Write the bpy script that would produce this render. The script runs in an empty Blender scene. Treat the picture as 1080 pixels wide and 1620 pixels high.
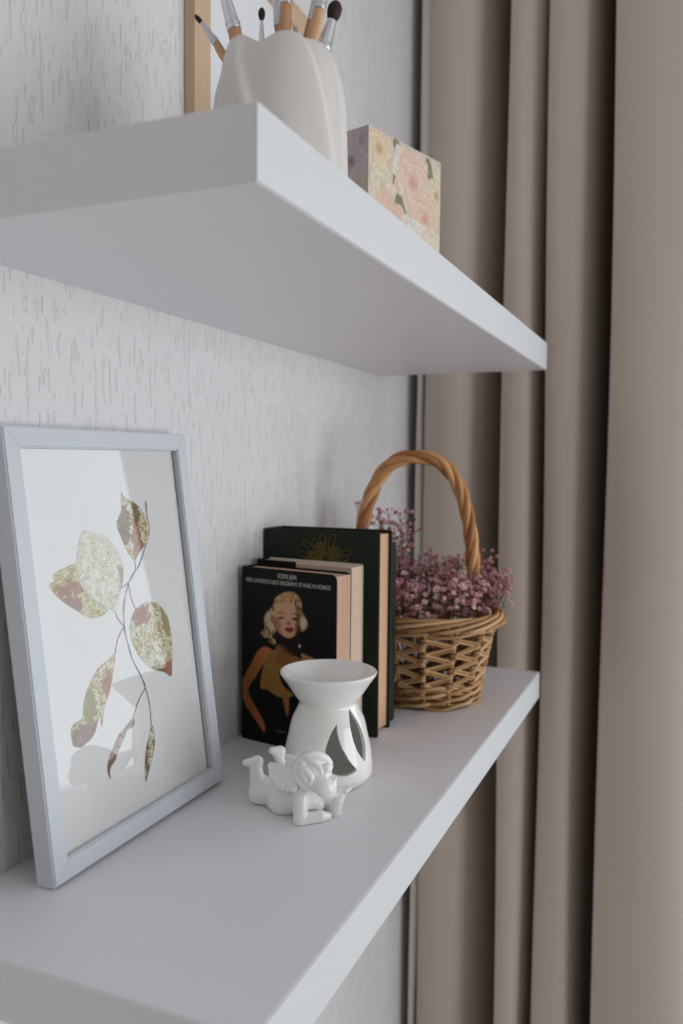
import bpy, bmesh, math, random
import numpy as np
from mathutils import Vector, Matrix

# ---------------------------------------------------------------- camera, world, light, exposure
scene = bpy.context.scene
COL = scene.collection
random.seed(7)
rng = np.random.default_rng(7)

cam_pos = Vector((-0.375209, -0.467488, 0.306355))
yaw, pitch, roll = 1.168298, -0.056279, 0.009503
fwd = Vector((math.sin(yaw) * math.cos(pitch), math.cos(yaw) * math.cos(pitch), math.sin(pitch)))
right0 = Vector((math.cos(yaw), -math.sin(yaw), 0))
up0 = right0.cross(fwd)
right = math.cos(roll) * right0 + math.sin(roll) * up0
up = -math.sin(roll) * right0 + math.cos(roll) * up0
cam_data = bpy.data.cameras.new('camera')
cam_data.sensor_fit = 'HORIZONTAL'
cam_data.sensor_width = 36.0
cam_data.lens = 1316.28 / 1080 * 36.0
cam_data.clip_start = 0.02
cam_data.dof.use_dof = True
cam_data.dof.focus_distance = 0.72
cam_data.dof.aperture_fstop = 8.5
cam = bpy.data.objects.new('camera', cam_data)
COL.objects.link(cam)
M3 = Matrix((right, up, -fwd)).transposed()
cam.matrix_world = Matrix.Translation(cam_pos) @ M3.to_4x4()
scene.camera = cam

world = bpy.data.worlds.new('world')
scene.world = world
world.use_nodes = True
world.node_tree.nodes['Background'].inputs[0].default_value = (0.75, 0.85, 1.0, 1)
world.node_tree.nodes['Background'].inputs[1].default_value = 1.0

# daylight entering through the window in the right-hand wall (beside the curtain)
def area_light(name, loc, rot, sx, sy, power, color):
    d = bpy.data.lights.new(name, 'AREA')
    d.shape = 'RECTANGLE'; d.size = sx; d.size_y = sy; d.energy = power; d.color = color
    o = bpy.data.objects.new(name, d); COL.objects.link(o)
    o.location = loc; o.rotation_euler = rot
    return o
area_light('window_daylight', (1.45, -1.71, 0.24), (0, math.radians(90), 0), 1.12, 1.69, 18, (0.90, 0.965, 1.0))
# daylight from the low, wide window in the wall behind the photographer
area_light('second_window_daylight', (0.15, -3.44, -0.125), (math.radians(90), 0, 0), 2.0, 2.05, 50, (0.96, 0.965, 1.0))

scene.view_settings.view_transform = 'Standard'
scene.view_settings.look = 'None'
scene.view_settings.gamma = 1.0
scene.view_settings.use_curve_mapping = False
scene.view_settings.exposure = -0.17
scene.cycles.use_denoising = True
scene.cycles.diffuse_bounces = 6
scene.cycles.max_bounces = 12
scene.cycles.transparent_max_bounces = 12
scene.cycles.caustics_reflective = False
scene.cycles.caustics_refractive = False
scene.cycles.sample_clamp_indirect = 6.0

# ---------------------------------------------------------------- helpers
def lin(c):
    return tuple((x / 12.92 if x <= 0.04045 else ((x + 0.055) / 1.055) ** 2.4) for x in c)
def rgb(r, g, b):
    return lin((r / 255, g / 255, b / 255))

def mat(name, color, rough=0.6, spec=0.5, var=0.04, vscale=60, bump=0.0, bscale=300, metal=0.0, coat=0.0, stretch=(1, 1, 1), sheen=0.0, sss=0.0):
    m = bpy.data.materials.new(name); m.use_nodes = True
    nt = m.node_tree; b = nt.nodes['Principled BSDF']
    b.inputs['Roughness'].default_value = rough
    b.inputs['Specular IOR Level'].default_value = spec
    b.inputs['Metallic'].default_value = metal
    b.inputs['Coat Weight'].default_value = coat
    b.inputs['Coat Roughness'].default_value = 0.12
    b.inputs['Sheen Weight'].default_value = sheen
    if sss:
        b.inputs['Subsurface Weight'].default_value = sss
        b.inputs['Subsurface Radius'].default_value = (0.004, 0.003, 0.002)
    tc = nt.nodes.new('ShaderNodeTexCoord')
    mp = nt.nodes.new('ShaderNodeMapping'); mp.inputs['Scale'].default_value = stretch
    nt.links.new(tc.outputs['Object'], mp.inputs['Vector'])
    n = nt.nodes.new('ShaderNodeTexNoise'); n.inputs['Scale'].default_value = vscale; n.inputs['Detail'].default_value = 4
    nt.links.new(mp.outputs[0], n.inputs['Vector'])
    mix = nt.nodes.new('ShaderNodeMix'); mix.data_type = 'RGBA'
    mix.inputs['A'].default_value = (*[max(0, c * (1 - var)) for c in color], 1)
    mix.inputs['B'].default_value = (*[min(1, c * (1 + var)) for c in color], 1)
    nt.links.new(n.outputs['Fac'], mix.inputs['Factor'])
    nt.links.new(mix.outputs['Result'], b.inputs['Base Color'])
    if bump:
        n2 = nt.nodes.new('ShaderNodeTexNoise'); n2.inputs['Scale'].default_value = bscale; n2.inputs['Detail'].default_value = 3
        nt.links.new(mp.outputs[0], n2.inputs['Vector'])
        bp = nt.nodes.new('ShaderNodeBump'); bp.inputs['Strength'].default_value = bump; bp.inputs['Distance'].default_value = 0.001
        nt.links.new(n2.outputs['Fac'], bp.inputs['Height']); nt.links.new(bp.outputs[0], b.inputs['Normal'])
    return m

def attr_mat(name, rough=0.6, spec=0.3):
    m = bpy.data.materials.new(name); m.use_nodes = True
    nt = m.node_tree; b = nt.nodes['Principled BSDF']
    b.inputs['Roughness'].default_value = rough; b.inputs['Specular IOR Level'].default_value = spec
    a = nt.nodes.new('ShaderNodeAttribute'); a.attribute_name = 'print'
    n = nt.nodes.new('ShaderNodeTexNoise'); n.inputs['Scale'].default_value = 900
    mix = nt.nodes.new('ShaderNodeMix'); mix.data_type = 'RGBA'; mix.blend_type = 'MULTIPLY'
    mix.inputs['Factor'].default_value = 0.12
    nt.links.new(a.outputs['Color'], mix.inputs['A']); nt.links.new(n.outputs['Fac'], mix.inputs['B'])
    nt.links.new(mix.outputs['Result'], b.inputs['Base Color'])
    return m

def link(name, me, m=None, parent=None, smooth=False, loc=None):
    o = bpy.data.objects.new(name, me); COL.objects.link(o)
    if m: me.materials.append(m)
    if parent: o.parent = parent
    if loc is not None: o.location = loc
    if smooth: me.shade_smooth()
    return o
def pyd(name, v, f, m=None, parent=None, smooth=False, loc=None):
    me = bpy.data.meshes.new(name); me.from_pydata([tuple(map(float, p)) for p in v], [], f); me.update()
    return link(name, me, m, parent, smooth, loc)
def tag(o, label=None, cat=None, group=None, kind=None):
    if label: o['label'] = label
    if cat: o['category'] = cat
    if group: o['group'] = group
    if kind: o['kind'] = kind
    return o
def thing(name, label, cat, loc=(0, 0, 0), rotz=0.0, group=None):
    o = bpy.data.objects.new(name, None); COL.objects.link(o)
    o.empty_display_size = 0.02; o.location = loc; o.rotation_euler = (0, 0, rotz)
    return tag(o, label, cat, group)

def box_mesh(name, lo, hi, bevel=0.0, seg=2):
    bm = bmesh.new()
    bmesh.ops.create_cube(bm, size=1)
    for v in bm.verts:
        v.co = Vector([lo[i] + (v.co[i] + 0.5) * (hi[i] - lo[i]) for i in range(3)])
    if bevel:
        bmesh.ops.bevel(bm, geom=bm.edges[:], offset=bevel, segments=seg, affect='EDGES', profile=0.5)
    me = bpy.data.meshes.new(name); bm.to_mesh(me); bm.free()
    return me
def box(name, lo, hi, m, parent=None, bevel=0.0, seg=2):
    return link(name, box_mesh(name, lo, hi, bevel, seg), m, parent)

def prism_data(poly, h0, h1):
    """poly (u,v) -> solid between w=h0 and w=h1; returns verts (u,v,w), faces"""
    n = len(poly)
    v = [(p[0], p[1], h0) for p in poly] + [(p[0], p[1], h1) for p in poly]
    f = [tuple(range(n))[::-1], tuple(range(n, 2 * n))]
    f += [(i, (i + 1) % n, n + (i + 1) % n, n + i) for i in range(n)]
    return v, f

def catmull(pts, n=8, closed=False):
    P = np.array(pts, float); out = []
    N = len(P)
    rngi = range(N) if closed else range(N - 1)
    for i in rngi:
        if closed:
            a, b, c, d = P[(i - 1) % N], P[i], P[(i + 1) % N], P[(i + 2) % N]
        else:
            a, b, c, d = P[max(i - 1, 0)], P[i], P[i + 1], P[min(i + 2, N - 1)]
        for k in range(n):
            t = k / n
            out.append(0.5 * ((2 * b) + (c - a) * t + (2 * a - 5 * b + 4 * c - d) * t * t + (3 * b - a - 3 * c + d) * t ** 3))
    if not closed: out.append(P[-1])
    return np.array(out)

def tube_data(pts, rad, sides=8, closed=False, caps=True, flat=None):
    P = np.array(pts, float); n = len(P)
    R = np.broadcast_to(np.array(rad, float), (n,))
    T = np.zeros_like(P)
    if closed:
        T = np.roll(P, -1, 0) - np.roll(P, 1, 0)
    else:
        T[1:-1] = P[2:] - P[:-2]; T[0] = P[1] - P[0]; T[-1] = P[-1] - P[-2]
    T /= np.linalg.norm(T, axis=1)[:, None] + 1e-12
    u = np.array([0, 0, 1.0]) if abs(T[0][2]) < 0.9 else np.array([1.0, 0, 0])
    v = []
    for i in range(n):
        u = u - T[i] * (u @ T[i]); u /= np.linalg.norm(u) + 1e-12
        w = np.cross(T[i], u)
        for k in range(sides):
            a = 2 * math.pi * k / sides
            v.append(P[i] + R[i] * (math.cos(a) * u + math.sin(a) * w))
    f = []
    m = n if closed else n - 1
    for i in range(m):
        j = (i + 1) % n
        for k in range(sides):
            k2 = (k + 1) % sides
            f.append((i * sides + k, i * sides + k2, j * sides + k2, j * sides + k))
    if caps and not closed:
        f.append(tuple(range(sides))[::-1]); f.append(tuple(range((n - 1) * sides, n * sides)))
    return v, f
def tube(name, pts, rad, m, parent=None, sides=8, closed=False):
    v, f = tube_data(pts, rad, sides, closed)
    return pyd(name, v, f, m, parent, True)
class Multi:
    def __init__(s): s.v = []; s.f = []
    def add(s, v, f):
        o = len(s.v); s.v += list(v); s.f += [tuple(i + o for i in q) for q in f]
    def build(s, name, m, parent=None, smooth=True): return pyd(name, s.v, s.f, m, parent, smooth)

def lathe_data(prof, seg=64):
    v = []; f = []; n = len(prof)
    for k in range(seg):
        a = 2 * math.pi * k / seg
        for r, z in prof: v.append((r * math.cos(a), r * math.sin(a), z))
    for k in range(seg):
        k2 = (k + 1) % seg
        for i in range(n - 1):
            f.append((k * n + i, k2 * n + i, k2 * n + i + 1, k * n + i + 1))
    return v, f
def weld(me, d=1e-6):
    bm = bmesh.new(); bm.from_mesh(me); bmesh.ops.remove_doubles(bm, verts=bm.verts, dist=d)
    bmesh.ops.recalc_face_normals(bm, faces=bm.faces); bm.to_mesh(me); bm.free()

# ---- painting of flat prints: a dense grid of coloured points
def inside(U, V, poly):
    P = np.array(poly); x, y = P[:, 0], P[:, 1]; r = np.zeros(U.shape, bool); j = len(P) - 1
    for i in range(len(P)):
        c = ((y[i] > V) != (y[j] > V)) & (U < (x[j] - x[i]) * (V - y[i]) / (y[j] - y[i] + 1e-12) + x[i])
        r ^= c; j = i
    return r
def sdist(U, V, poly):
    P = np.array(poly); d = np.full(U.shape, 1e9)
    for i in range(len(P)):
        a, b = P[i - 1], P[i]; e = b - a
        t = np.clip(((U - a[0]) * e[0] + (V - a[1]) * e[1]) / (e @ e + 1e-12), 0, 1)
        d = np.minimum(d, np.hypot(U - a[0] - t * e[0], V - a[1] - t * e[1]))
    return np.where(inside(U, V, poly), -d, d)
def vnoise(U, V, scale, seed=0):
    r = np.random.default_rng(seed); G = r.random((64, 64))
    x = U * scale; y = V * scale; xi = np.floor(x).astype(int); yi = np.floor(y).astype(int)
    fx = x - xi; fy = y - yi; fx = fx * fx * (3 - 2 * fx); fy = fy * fy * (3 - 2 * fy)
    g = lambda a, b: G[a % 64, b % 64]
    return (g(xi, yi) * (1 - fx) + g(xi + 1, yi) * fx) * (1 - fy) + (g(xi, yi + 1) * (1 - fx) + g(xi + 1, yi + 1) * fx) * fy
def fnoise(U, V, scale, seed=0):
    return 0.5 * vnoise(U, V, scale, seed) + 0.3 * vnoise(U, V, scale * 2.1, seed + 1) + 0.2 * vnoise(U, V, scale * 4.3, seed + 2)
def sstep(a, b, x):
    t = np.clip((x - a) / (b - a), 0, 1); return t * t * (3 - 2 * t)
def over(img, mask, color):
    c = np.array(color, float)
    return img * (1 - mask[..., None]) + c * mask[..., None]
def print_mesh(name, U, V, img, to3d, m, parent, keep=None):
    """U,V (ny,nx) grids, img linear rgb (ny,nx,3)"""
    ny, nx = U.shape
    co = to3d(U.ravel(), V.ravel())
    idx = np.arange(ny * nx).reshape(ny, nx)
    q = np.stack([idx[:-1, :-1], idx[:-1, 1:], idx[1:, 1:], idx[1:, :-1]], -1).reshape(-1, 4)
    if keep is not None:
        k = (keep[:-1, :-1] & keep[:-1, 1:] & keep[1:, 1:] & keep[1:, :-1]).ravel(); q = q[k]
    used = np.unique(q); remap = np.zeros(ny * nx, int); remap[used] = np.arange(len(used))
    me = bpy.data.meshes.new(name)
    me.from_pydata(co[used].tolist(), [], remap[q].tolist())
    at = me.color_attributes.new('print', 'FLOAT_COLOR', 'POINT')
    c = np.ones((len(used), 4), np.float32); c[:, :3] = np.clip(img.reshape(-1, 3)[used], 0, 1)
    at.data.foreach_set('color', c.ravel()); me.update()
    return link(name, me, m, parent)

# ---- soft implicit bodies -> one continuous surface (surface nets)
def surface_nets(F, origin, h):
    S = F < 0
    nx, ny, nz = F.shape
    c = [S[i:nx - 1 + i, j:ny - 1 + j, k:nz - 1 + k] for i in (0, 1) for j in (0, 1) for k in (0, 1)]
    cnt = sum(x.astype(np.int8) for x in c); act = (cnt > 0) & (cnt < 8)
    cells = np.argwhere(act); vid = -np.ones(act.shape, int); vid[act] = np.arange(len(cells))
    acc = np.zeros((len(cells), 3)); num = np.zeros(len(cells))
    corners = [(i, j, k) for i in (0, 1) for j in (0, 1) for k in (0, 1)]
    for a in corners:
        for b in corners:
            if sum(abs(x - y) for x, y in zip(a, b)) == 1 and a < b:
                fa = F[cells[:, 0] + a[0], cells[:, 1] + a[1], cells[:, 2] + a[2]]
                fb = F[cells[:, 0] + b[0], cells[:, 1] + b[1], cells[:, 2] + b[2]]
                m = (fa < 0) != (fb < 0)
                t = np.where(m, fa / np.where(m, fa - fb, 1), 0)
                p = np.array(a) + t[:, None] * (np.array(b) - np.array(a))
                acc[m] += p[m]; num[m] += 1
    V = (cells + acc / num[:, None]) * h + np.array(origin)
    faces = []
    for ax in range(3):
        sl0 = [slice(None)] * 3; sl1 = [slice(None)] * 3
        sl0[ax] = slice(0, -1); sl1[ax] = slice(1, None)
        A = S[tuple(sl0)]; B = S[tuple(sl1)]
        E = np.argwhere(A != B)
        u, w = (ax + 1) % 3, (ax + 2) % 3
        E = E[(E[:, u] > 0) & (E[:, w] > 0) & (E[:, u] < F.shape[u] - 1) & (E[:, w] < F.shape[w] - 1)]
        flip = A[E[:, 0], E[:, 1], E[:, 2]]
        q = []
        for du, dw in ((-1, -1), (0, -1), (0, 0), (-1, 0)):
            e = E.copy(); e[:, u] += du; e[:, w] += dw
            q.append(vid[e[:, 0], e[:, 1], e[:, 2]])
        Q = np.stack(q, 1); Q[~flip] = Q[~flip][:, ::-1]
        faces.append(Q)
    return V, np.concatenate(faces)
class Soft:
    def __init__(s, lo, hi, h):
        s.lo = np.array(lo); s.h = h
        ax = [np.arange(lo[i], hi[i], h, dtype=np.float32) for i in range(3)]
        s.X, s.Y, s.Z = np.meshgrid(*ax, indexing='ij'); s.F = np.full(s.X.shape, 1.0, np.float32)
    def cap(s, a, b, ra, rb):
        a = np.array(a); b = np.array(b); e = b - a; L = e @ e + 1e-12
        t = np.clip(((s.X - a[0]) * e[0] + (s.Y - a[1]) * e[1] + (s.Z - a[2]) * e[2]) / L, 0, 1)
        return np.sqrt((s.X - a[0] - t * e[0]) ** 2 + (s.Y - a[1] - t * e[1]) ** 2 + (s.Z - a[2] - t * e[2]) ** 2) - (ra + (rb - ra) * t)
    def ell(s, c, axes, r):
        """ellipsoid with orthonormal axes rows and radii r"""
        A = np.array(axes); d = [s.X - c[0], s.Y - c[1], s.Z - c[2]]
        q = [(A[i][0] * d[0] + A[i][1] * d[1] + A[i][2] * d[2]) / r[i] for i in range(3)]
        k = np.sqrt(q[0] ** 2 + q[1] ** 2 + q[2] ** 2)
        return (k - 1) * min(r)
    def add(s, D, k=0.002):
        hh = np.clip(0.5 + 0.5 * (s.F - D) / k, 0, 1)
        s.F = s.F * (1 - hh) + D * hh - k * hh * (1 - hh)
    def cut(s, D, k=0.001):
        hh = np.clip(0.5 - 0.5 * (s.F + D) / k, 0, 1)
        s.F = s.F * (1 - hh) - D * hh + k * hh * (1 - hh)
    def build(s, name, m, parent=None):
        V, Q = surface_nets(s.F, s.lo, s.h)
        me = bpy.data.meshes.new(name); me.from_pydata(V.tolist(), [], Q.tolist()); me.update()
        return link(name, me, m, parent, True)

# ---------------------------------------------------------------- measured outlines (metres, in each thing's own plane)
LEAVES = {'A': [(0.13, 0.2826), (0.1323, 0.2778), (0.1395, 0.2741), (0.1494, 0.2694), (0.1575, 0.2612), (0.1626, 0.2539), (0.1627, 0.2451), (0.1586, 0.2367), (0.1507, 0.2314), (0.143, 0.2261), (0.1372, 0.2213), (0.131, 0.2265), (0.125, 0.2363), (0.1224, 0.2432), (0.1192, 0.2501), (0.119, 0.256), (0.1229, 0.2607), (0.1272, 0.2663), (0.1279, 0.2746)], 'B': [(0.1307, 0.1802), (0.142, 0.1835), (0.1544, 0.1829), (0.1636, 0.1792), (0.1721, 0.1699), (0.176, 0.1594), (0.1767, 0.1477), (0.1759, 0.1353), (0.173, 0.1235), (0.1697, 0.1127), (0.1608, 0.1183), (0.1502, 0.1225), (0.1424, 0.126), (0.1342, 0.133), (0.1265, 0.1423), (0.1209, 0.1551), (0.1201, 0.1653), (0.1236, 0.173)], 'C': [(0.077, 0.2521), (0.087, 0.2502), (0.0984, 0.2477), (0.1082, 0.2412), (0.1165, 0.2313), (0.1199, 0.2219), (0.1202, 0.2119), (0.1169, 0.2023), (0.1111, 0.1933), (0.1075, 0.1873), (0.1048, 0.1815), (0.0986, 0.1855), (0.0897, 0.1901), (0.0803, 0.1963), (0.0724, 0.2038), (0.0682, 0.2121), (0.0653, 0.2218), (0.0659, 0.2294), (0.0692, 0.2384), (0.0713, 0.2444)], 'D': [(0.0656, 0.2261), (0.0552, 0.2261), (0.0442, 0.2236), (0.0386, 0.2205), (0.04, 0.2166), (0.0343, 0.2152), (0.035, 0.2107), (0.0411, 0.2038), (0.0504, 0.1964), (0.0601, 0.1902), (0.0681, 0.185), (0.0766, 0.1815), (0.0883, 0.1816), (0.0961, 0.1851), (0.0897, 0.1901), (0.0803, 0.1963), (0.0724, 0.2038), (0.0671, 0.2123)], 'E': [(0.0982, 0.1483), (0.0892, 0.1454), (0.0768, 0.1419), (0.0663, 0.1334), (0.0579, 0.1232), (0.0538, 0.1121), (0.052, 0.108), (0.0421, 0.1063), (0.0387, 0.1014), (0.039, 0.0938), (0.0404, 0.0896), (0.0475, 0.0869), (0.0588, 0.0892), (0.0652, 0.0934), (0.0684, 0.0987), (0.0722, 0.1038), (0.0726, 0.094), (0.0755, 0.0998), (0.0798, 0.1112), (0.0873, 0.1203), (0.0929, 0.1318), (0.0969, 0.1405)], 'F': [(0.1121, 0.0917), (0.1124, 0.0859), (0.1082, 0.0838), (0.103, 0.0837), (0.0969, 0.0774), (0.088, 0.069), (0.0836, 0.064), (0.0783, 0.0611), (0.0764, 0.057), (0.0763, 0.0523), (0.0739, 0.0563), (0.0738, 0.0626), (0.0773, 0.0693), (0.0831, 0.0753), (0.0904, 0.0826), (0.1012, 0.0875)], 'G': [(0.1339, 0.0796), (0.1364, 0.0755), (0.137, 0.0668), (0.135, 0.0589), (0.1298, 0.0504), (0.1242, 0.0421), (0.1182, 0.0342), (0.119, 0.0456), (0.1215, 0.0564), (0.1253, 0.0653), (0.1303, 0.0722)]}
STEM = [(0.1615, 0.2723), (0.1611, 0.261), (0.1615, 0.2505), (0.1576, 0.2386), (0.1536, 0.232), (0.1428, 0.2176), (0.135, 0.2117), (0.1266, 0.2044), (0.1238, 0.2005), (0.1174, 0.189), (0.1144, 0.1763), (0.1136, 0.1648), (0.1163, 0.1511), (0.1193, 0.1388), (0.1262, 0.1264), (0.13, 0.1179), (0.1322, 0.112)]
PETIOLES = [[(0.1372, 0.2213), (0.1372, 0.2165), (0.1357, 0.2125)], [(0.1255, 0.2012), (0.127, 0.1892), (0.1307, 0.1802)], [(0.1048, 0.1815), (0.1068, 0.1759), (0.1126, 0.1692)], [(0.1252, 0.2037), (0.1162, 0.2008)], [(0.113, 0.1683), (0.104, 0.1601), (0.0982, 0.1483)], [(0.1316, 0.1116), (0.1208, 0.1035), (0.1121, 0.0917)], [(0.1321, 0.1115), (0.1348, 0.0964), (0.1339, 0.0796)]]
FRAME_Q = [0.07763, -0.05571, -0.01598, 0.12824, 0.00833, 0.22561, 0.33303, 0.01583]
FRAME_A = [0.99985, -0.01491, 0.00826]
FRAME_U = [-0.00628, 0.128, 0.99175]
FRAME_N = [-0.01585, -0.99166, 0.12789]
FRAME_B = [0.07763, -0.05571, 0.0023]
COVER = {'arm': [(0.0269, 0.1055), (0.0325, 0.1074), (0.0409, 0.1051), (0.0354, 0.0943), (0.0256, 0.0828), (0.0185, 0.0716), (0.0099, 0.06), (0.0092, 0.0519), (0.0172, 0.0406), (0.0258, 0.0296), (0.0316, 0.0204), (0.0316, 0.0124), (0.028, 0.014), (0.0187, 0.0238), (0.0085, 0.0334), (0.0012, 0.0437), (-0.0021, 0.0524), (-0.0018, 0.0605), (0.004, 0.0728), (0.0126, 0.0866), (0.0198, 0.0989)], 'chest': [(0.0492, 0.1117), (0.0588, 0.1129), (0.0697, 0.1033), (0.0751, 0.1019), (0.0858, 0.0946), (0.0753, 0.0778), (0.0604, 0.0756), (0.0466, 0.0891), (0.0437, 0.1021)], 'shoulder': [(0.0804, 0.1064), (0.0883, 0.1053), (0.0962, 0.1031), (0.1066, 0.0975), (0.1015, 0.0861), (0.0858, 0.0903), (0.0817, 0.1001)], 'dress': [(0.0409, 0.104), (0.0479, 0.1027), (0.0459, 0.0924), (0.0535, 0.0901), (0.0508, 0.0819), (0.0564, 0.0683), (0.07, 0.0594), (0.0537, 0.0545), (0.044, 0.0569), (0.0342, 0.0604), (0.0257, 0.0607), (0.027, 0.0762), (0.0312, 0.0881)], 'hand': [(0.0522, 0.0677), (0.0633, 0.0594), (0.0647, 0.043), (0.0628, 0.0349), (0.0593, 0.0421), (0.0565, 0.0527)], 'hair': [(0.0584, 0.1695), (0.0678, 0.1709), (0.0759, 0.1673), (0.0806, 0.1602), (0.0813, 0.1516), (0.0853, 0.1455), (0.0887, 0.1394), (0.0874, 0.1339), (0.0815, 0.1299), (0.0788, 0.1307), (0.0721, 0.143), (0.0456, 0.1401), (0.0463, 0.1291), (0.0457, 0.1246), (0.0408, 0.1196), (0.0464, 0.1158), (0.045, 0.1112), (0.0367, 0.1135), (0.0395, 0.1172), (0.031, 0.1173), (0.0261, 0.1223), (0.031, 0.1273), (0.0302, 0.1373), (0.0337, 0.1455), (0.0406, 0.1518), (0.0447, 0.1611), (0.0516, 0.1667)], 'face': [(0.0441, 0.1521), (0.0489, 0.1571), (0.0598, 0.1592), (0.0706, 0.1576), (0.0747, 0.1509), (0.0768, 0.1413), (0.0755, 0.1325), (0.0729, 0.1256), (0.0669, 0.1211), (0.0601, 0.1208), (0.0519, 0.1242), (0.047, 0.1303), (0.0442, 0.14)], 'neck': [(0.0477, 0.1248), (0.0601, 0.1197), (0.0709, 0.1221), (0.0775, 0.1284), (0.0803, 0.1157), (0.075, 0.1052), (0.0697, 0.1028), (0.0616, 0.1045), (0.0561, 0.1082), (0.0506, 0.1119), (0.0464, 0.118)], 'eye1': [(0.0483, 0.1404), (0.0524, 0.1425), (0.0579, 0.1423), (0.0559, 0.1408), (0.0518, 0.1399)], 'eye2': [(0.0674, 0.142), (0.0707, 0.1436), (0.0761, 0.1434), (0.0748, 0.1413), (0.0701, 0.1408)], 'brow1': [(0.0479, 0.1448), (0.051, 0.1479), (0.0585, 0.147), (0.0585, 0.1462), (0.0514, 0.1467)], 'brow2': [(0.066, 0.1465), (0.07, 0.1485), (0.0763, 0.147), (0.076, 0.1461), (0.07, 0.1474)], 'nose': [(0.0607, 0.1363), (0.0627, 0.1387), (0.0667, 0.1375), (0.0661, 0.1356), (0.0627, 0.1347)], 'lips': [(0.0584, 0.13), (0.062, 0.1323), (0.0648, 0.1319), (0.0674, 0.1329), (0.0706, 0.1306), (0.0668, 0.1271), (0.0621, 0.1271)], 'shadow': [(0.0719, 0.1582), (0.0767, 0.1489), (0.0775, 0.1327), (0.0729, 0.1251), (0.0721, 0.1343), (0.0731, 0.1475)], 'cheek': [(0.0442, 0.14), (0.0504, 0.1384), (0.0532, 0.1277), (0.0519, 0.1242), (0.047, 0.1303)], 'lock1': [(0.0316, 0.1375), (0.0344, 0.1445), (0.0407, 0.1462), (0.0393, 0.1383), (0.0436, 0.1288), (0.0408, 0.124), (0.0352, 0.1301)], 'lock2': [(0.0801, 0.1439), (0.0853, 0.1445), (0.0874, 0.1382), (0.0828, 0.1312), (0.0795, 0.1351)], 'lock3': [(0.0461, 0.1612), (0.0557, 0.1676), (0.0665, 0.1686), (0.0719, 0.1637), (0.0625, 0.1617), (0.053, 0.1597), (0.0475, 0.1569)], 'spark1': [(0.0449, 0.0174), (0.0595, 0.0176), (0.0592, 0.0167), (0.0456, 0.0166)], 'spark2': [(0.0484, 0.0144), (0.0595, 0.0187), (0.0592, 0.0178)], 'earring': [(0.0766, 0.1152), (0.0792, 0.1155), (0.08, 0.1129), (0.077, 0.112)]}
HOLE1 = [(-2.475, 0.0649), (-2.581, 0.0612), (-2.681, 0.0547), (-2.76, 0.0465), (-2.79, 0.0391), (-2.785, 0.0317), (-2.742, 0.0258), (-2.64, 0.0214), (-2.496, 0.0191), (-2.371, 0.0182), (-2.212, 0.0187), (-2.038, 0.0216), (-2.155, 0.0278), (-2.283, 0.0362), (-2.386, 0.0442), (-2.456, 0.0527), (-2.484, 0.0594)]
HOLE2 = [(-1.962, 0.0756), (-1.871, 0.0718), (-1.774, 0.0645), (-1.68, 0.0543), (-1.626, 0.0441), (-1.671, 0.035), (-1.747, 0.0267), (-1.862, 0.0311), (-1.961, 0.0372), (-2.03, 0.0445), (-2.081, 0.0534), (-2.096, 0.0618), (-2.049, 0.0687)]
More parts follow.
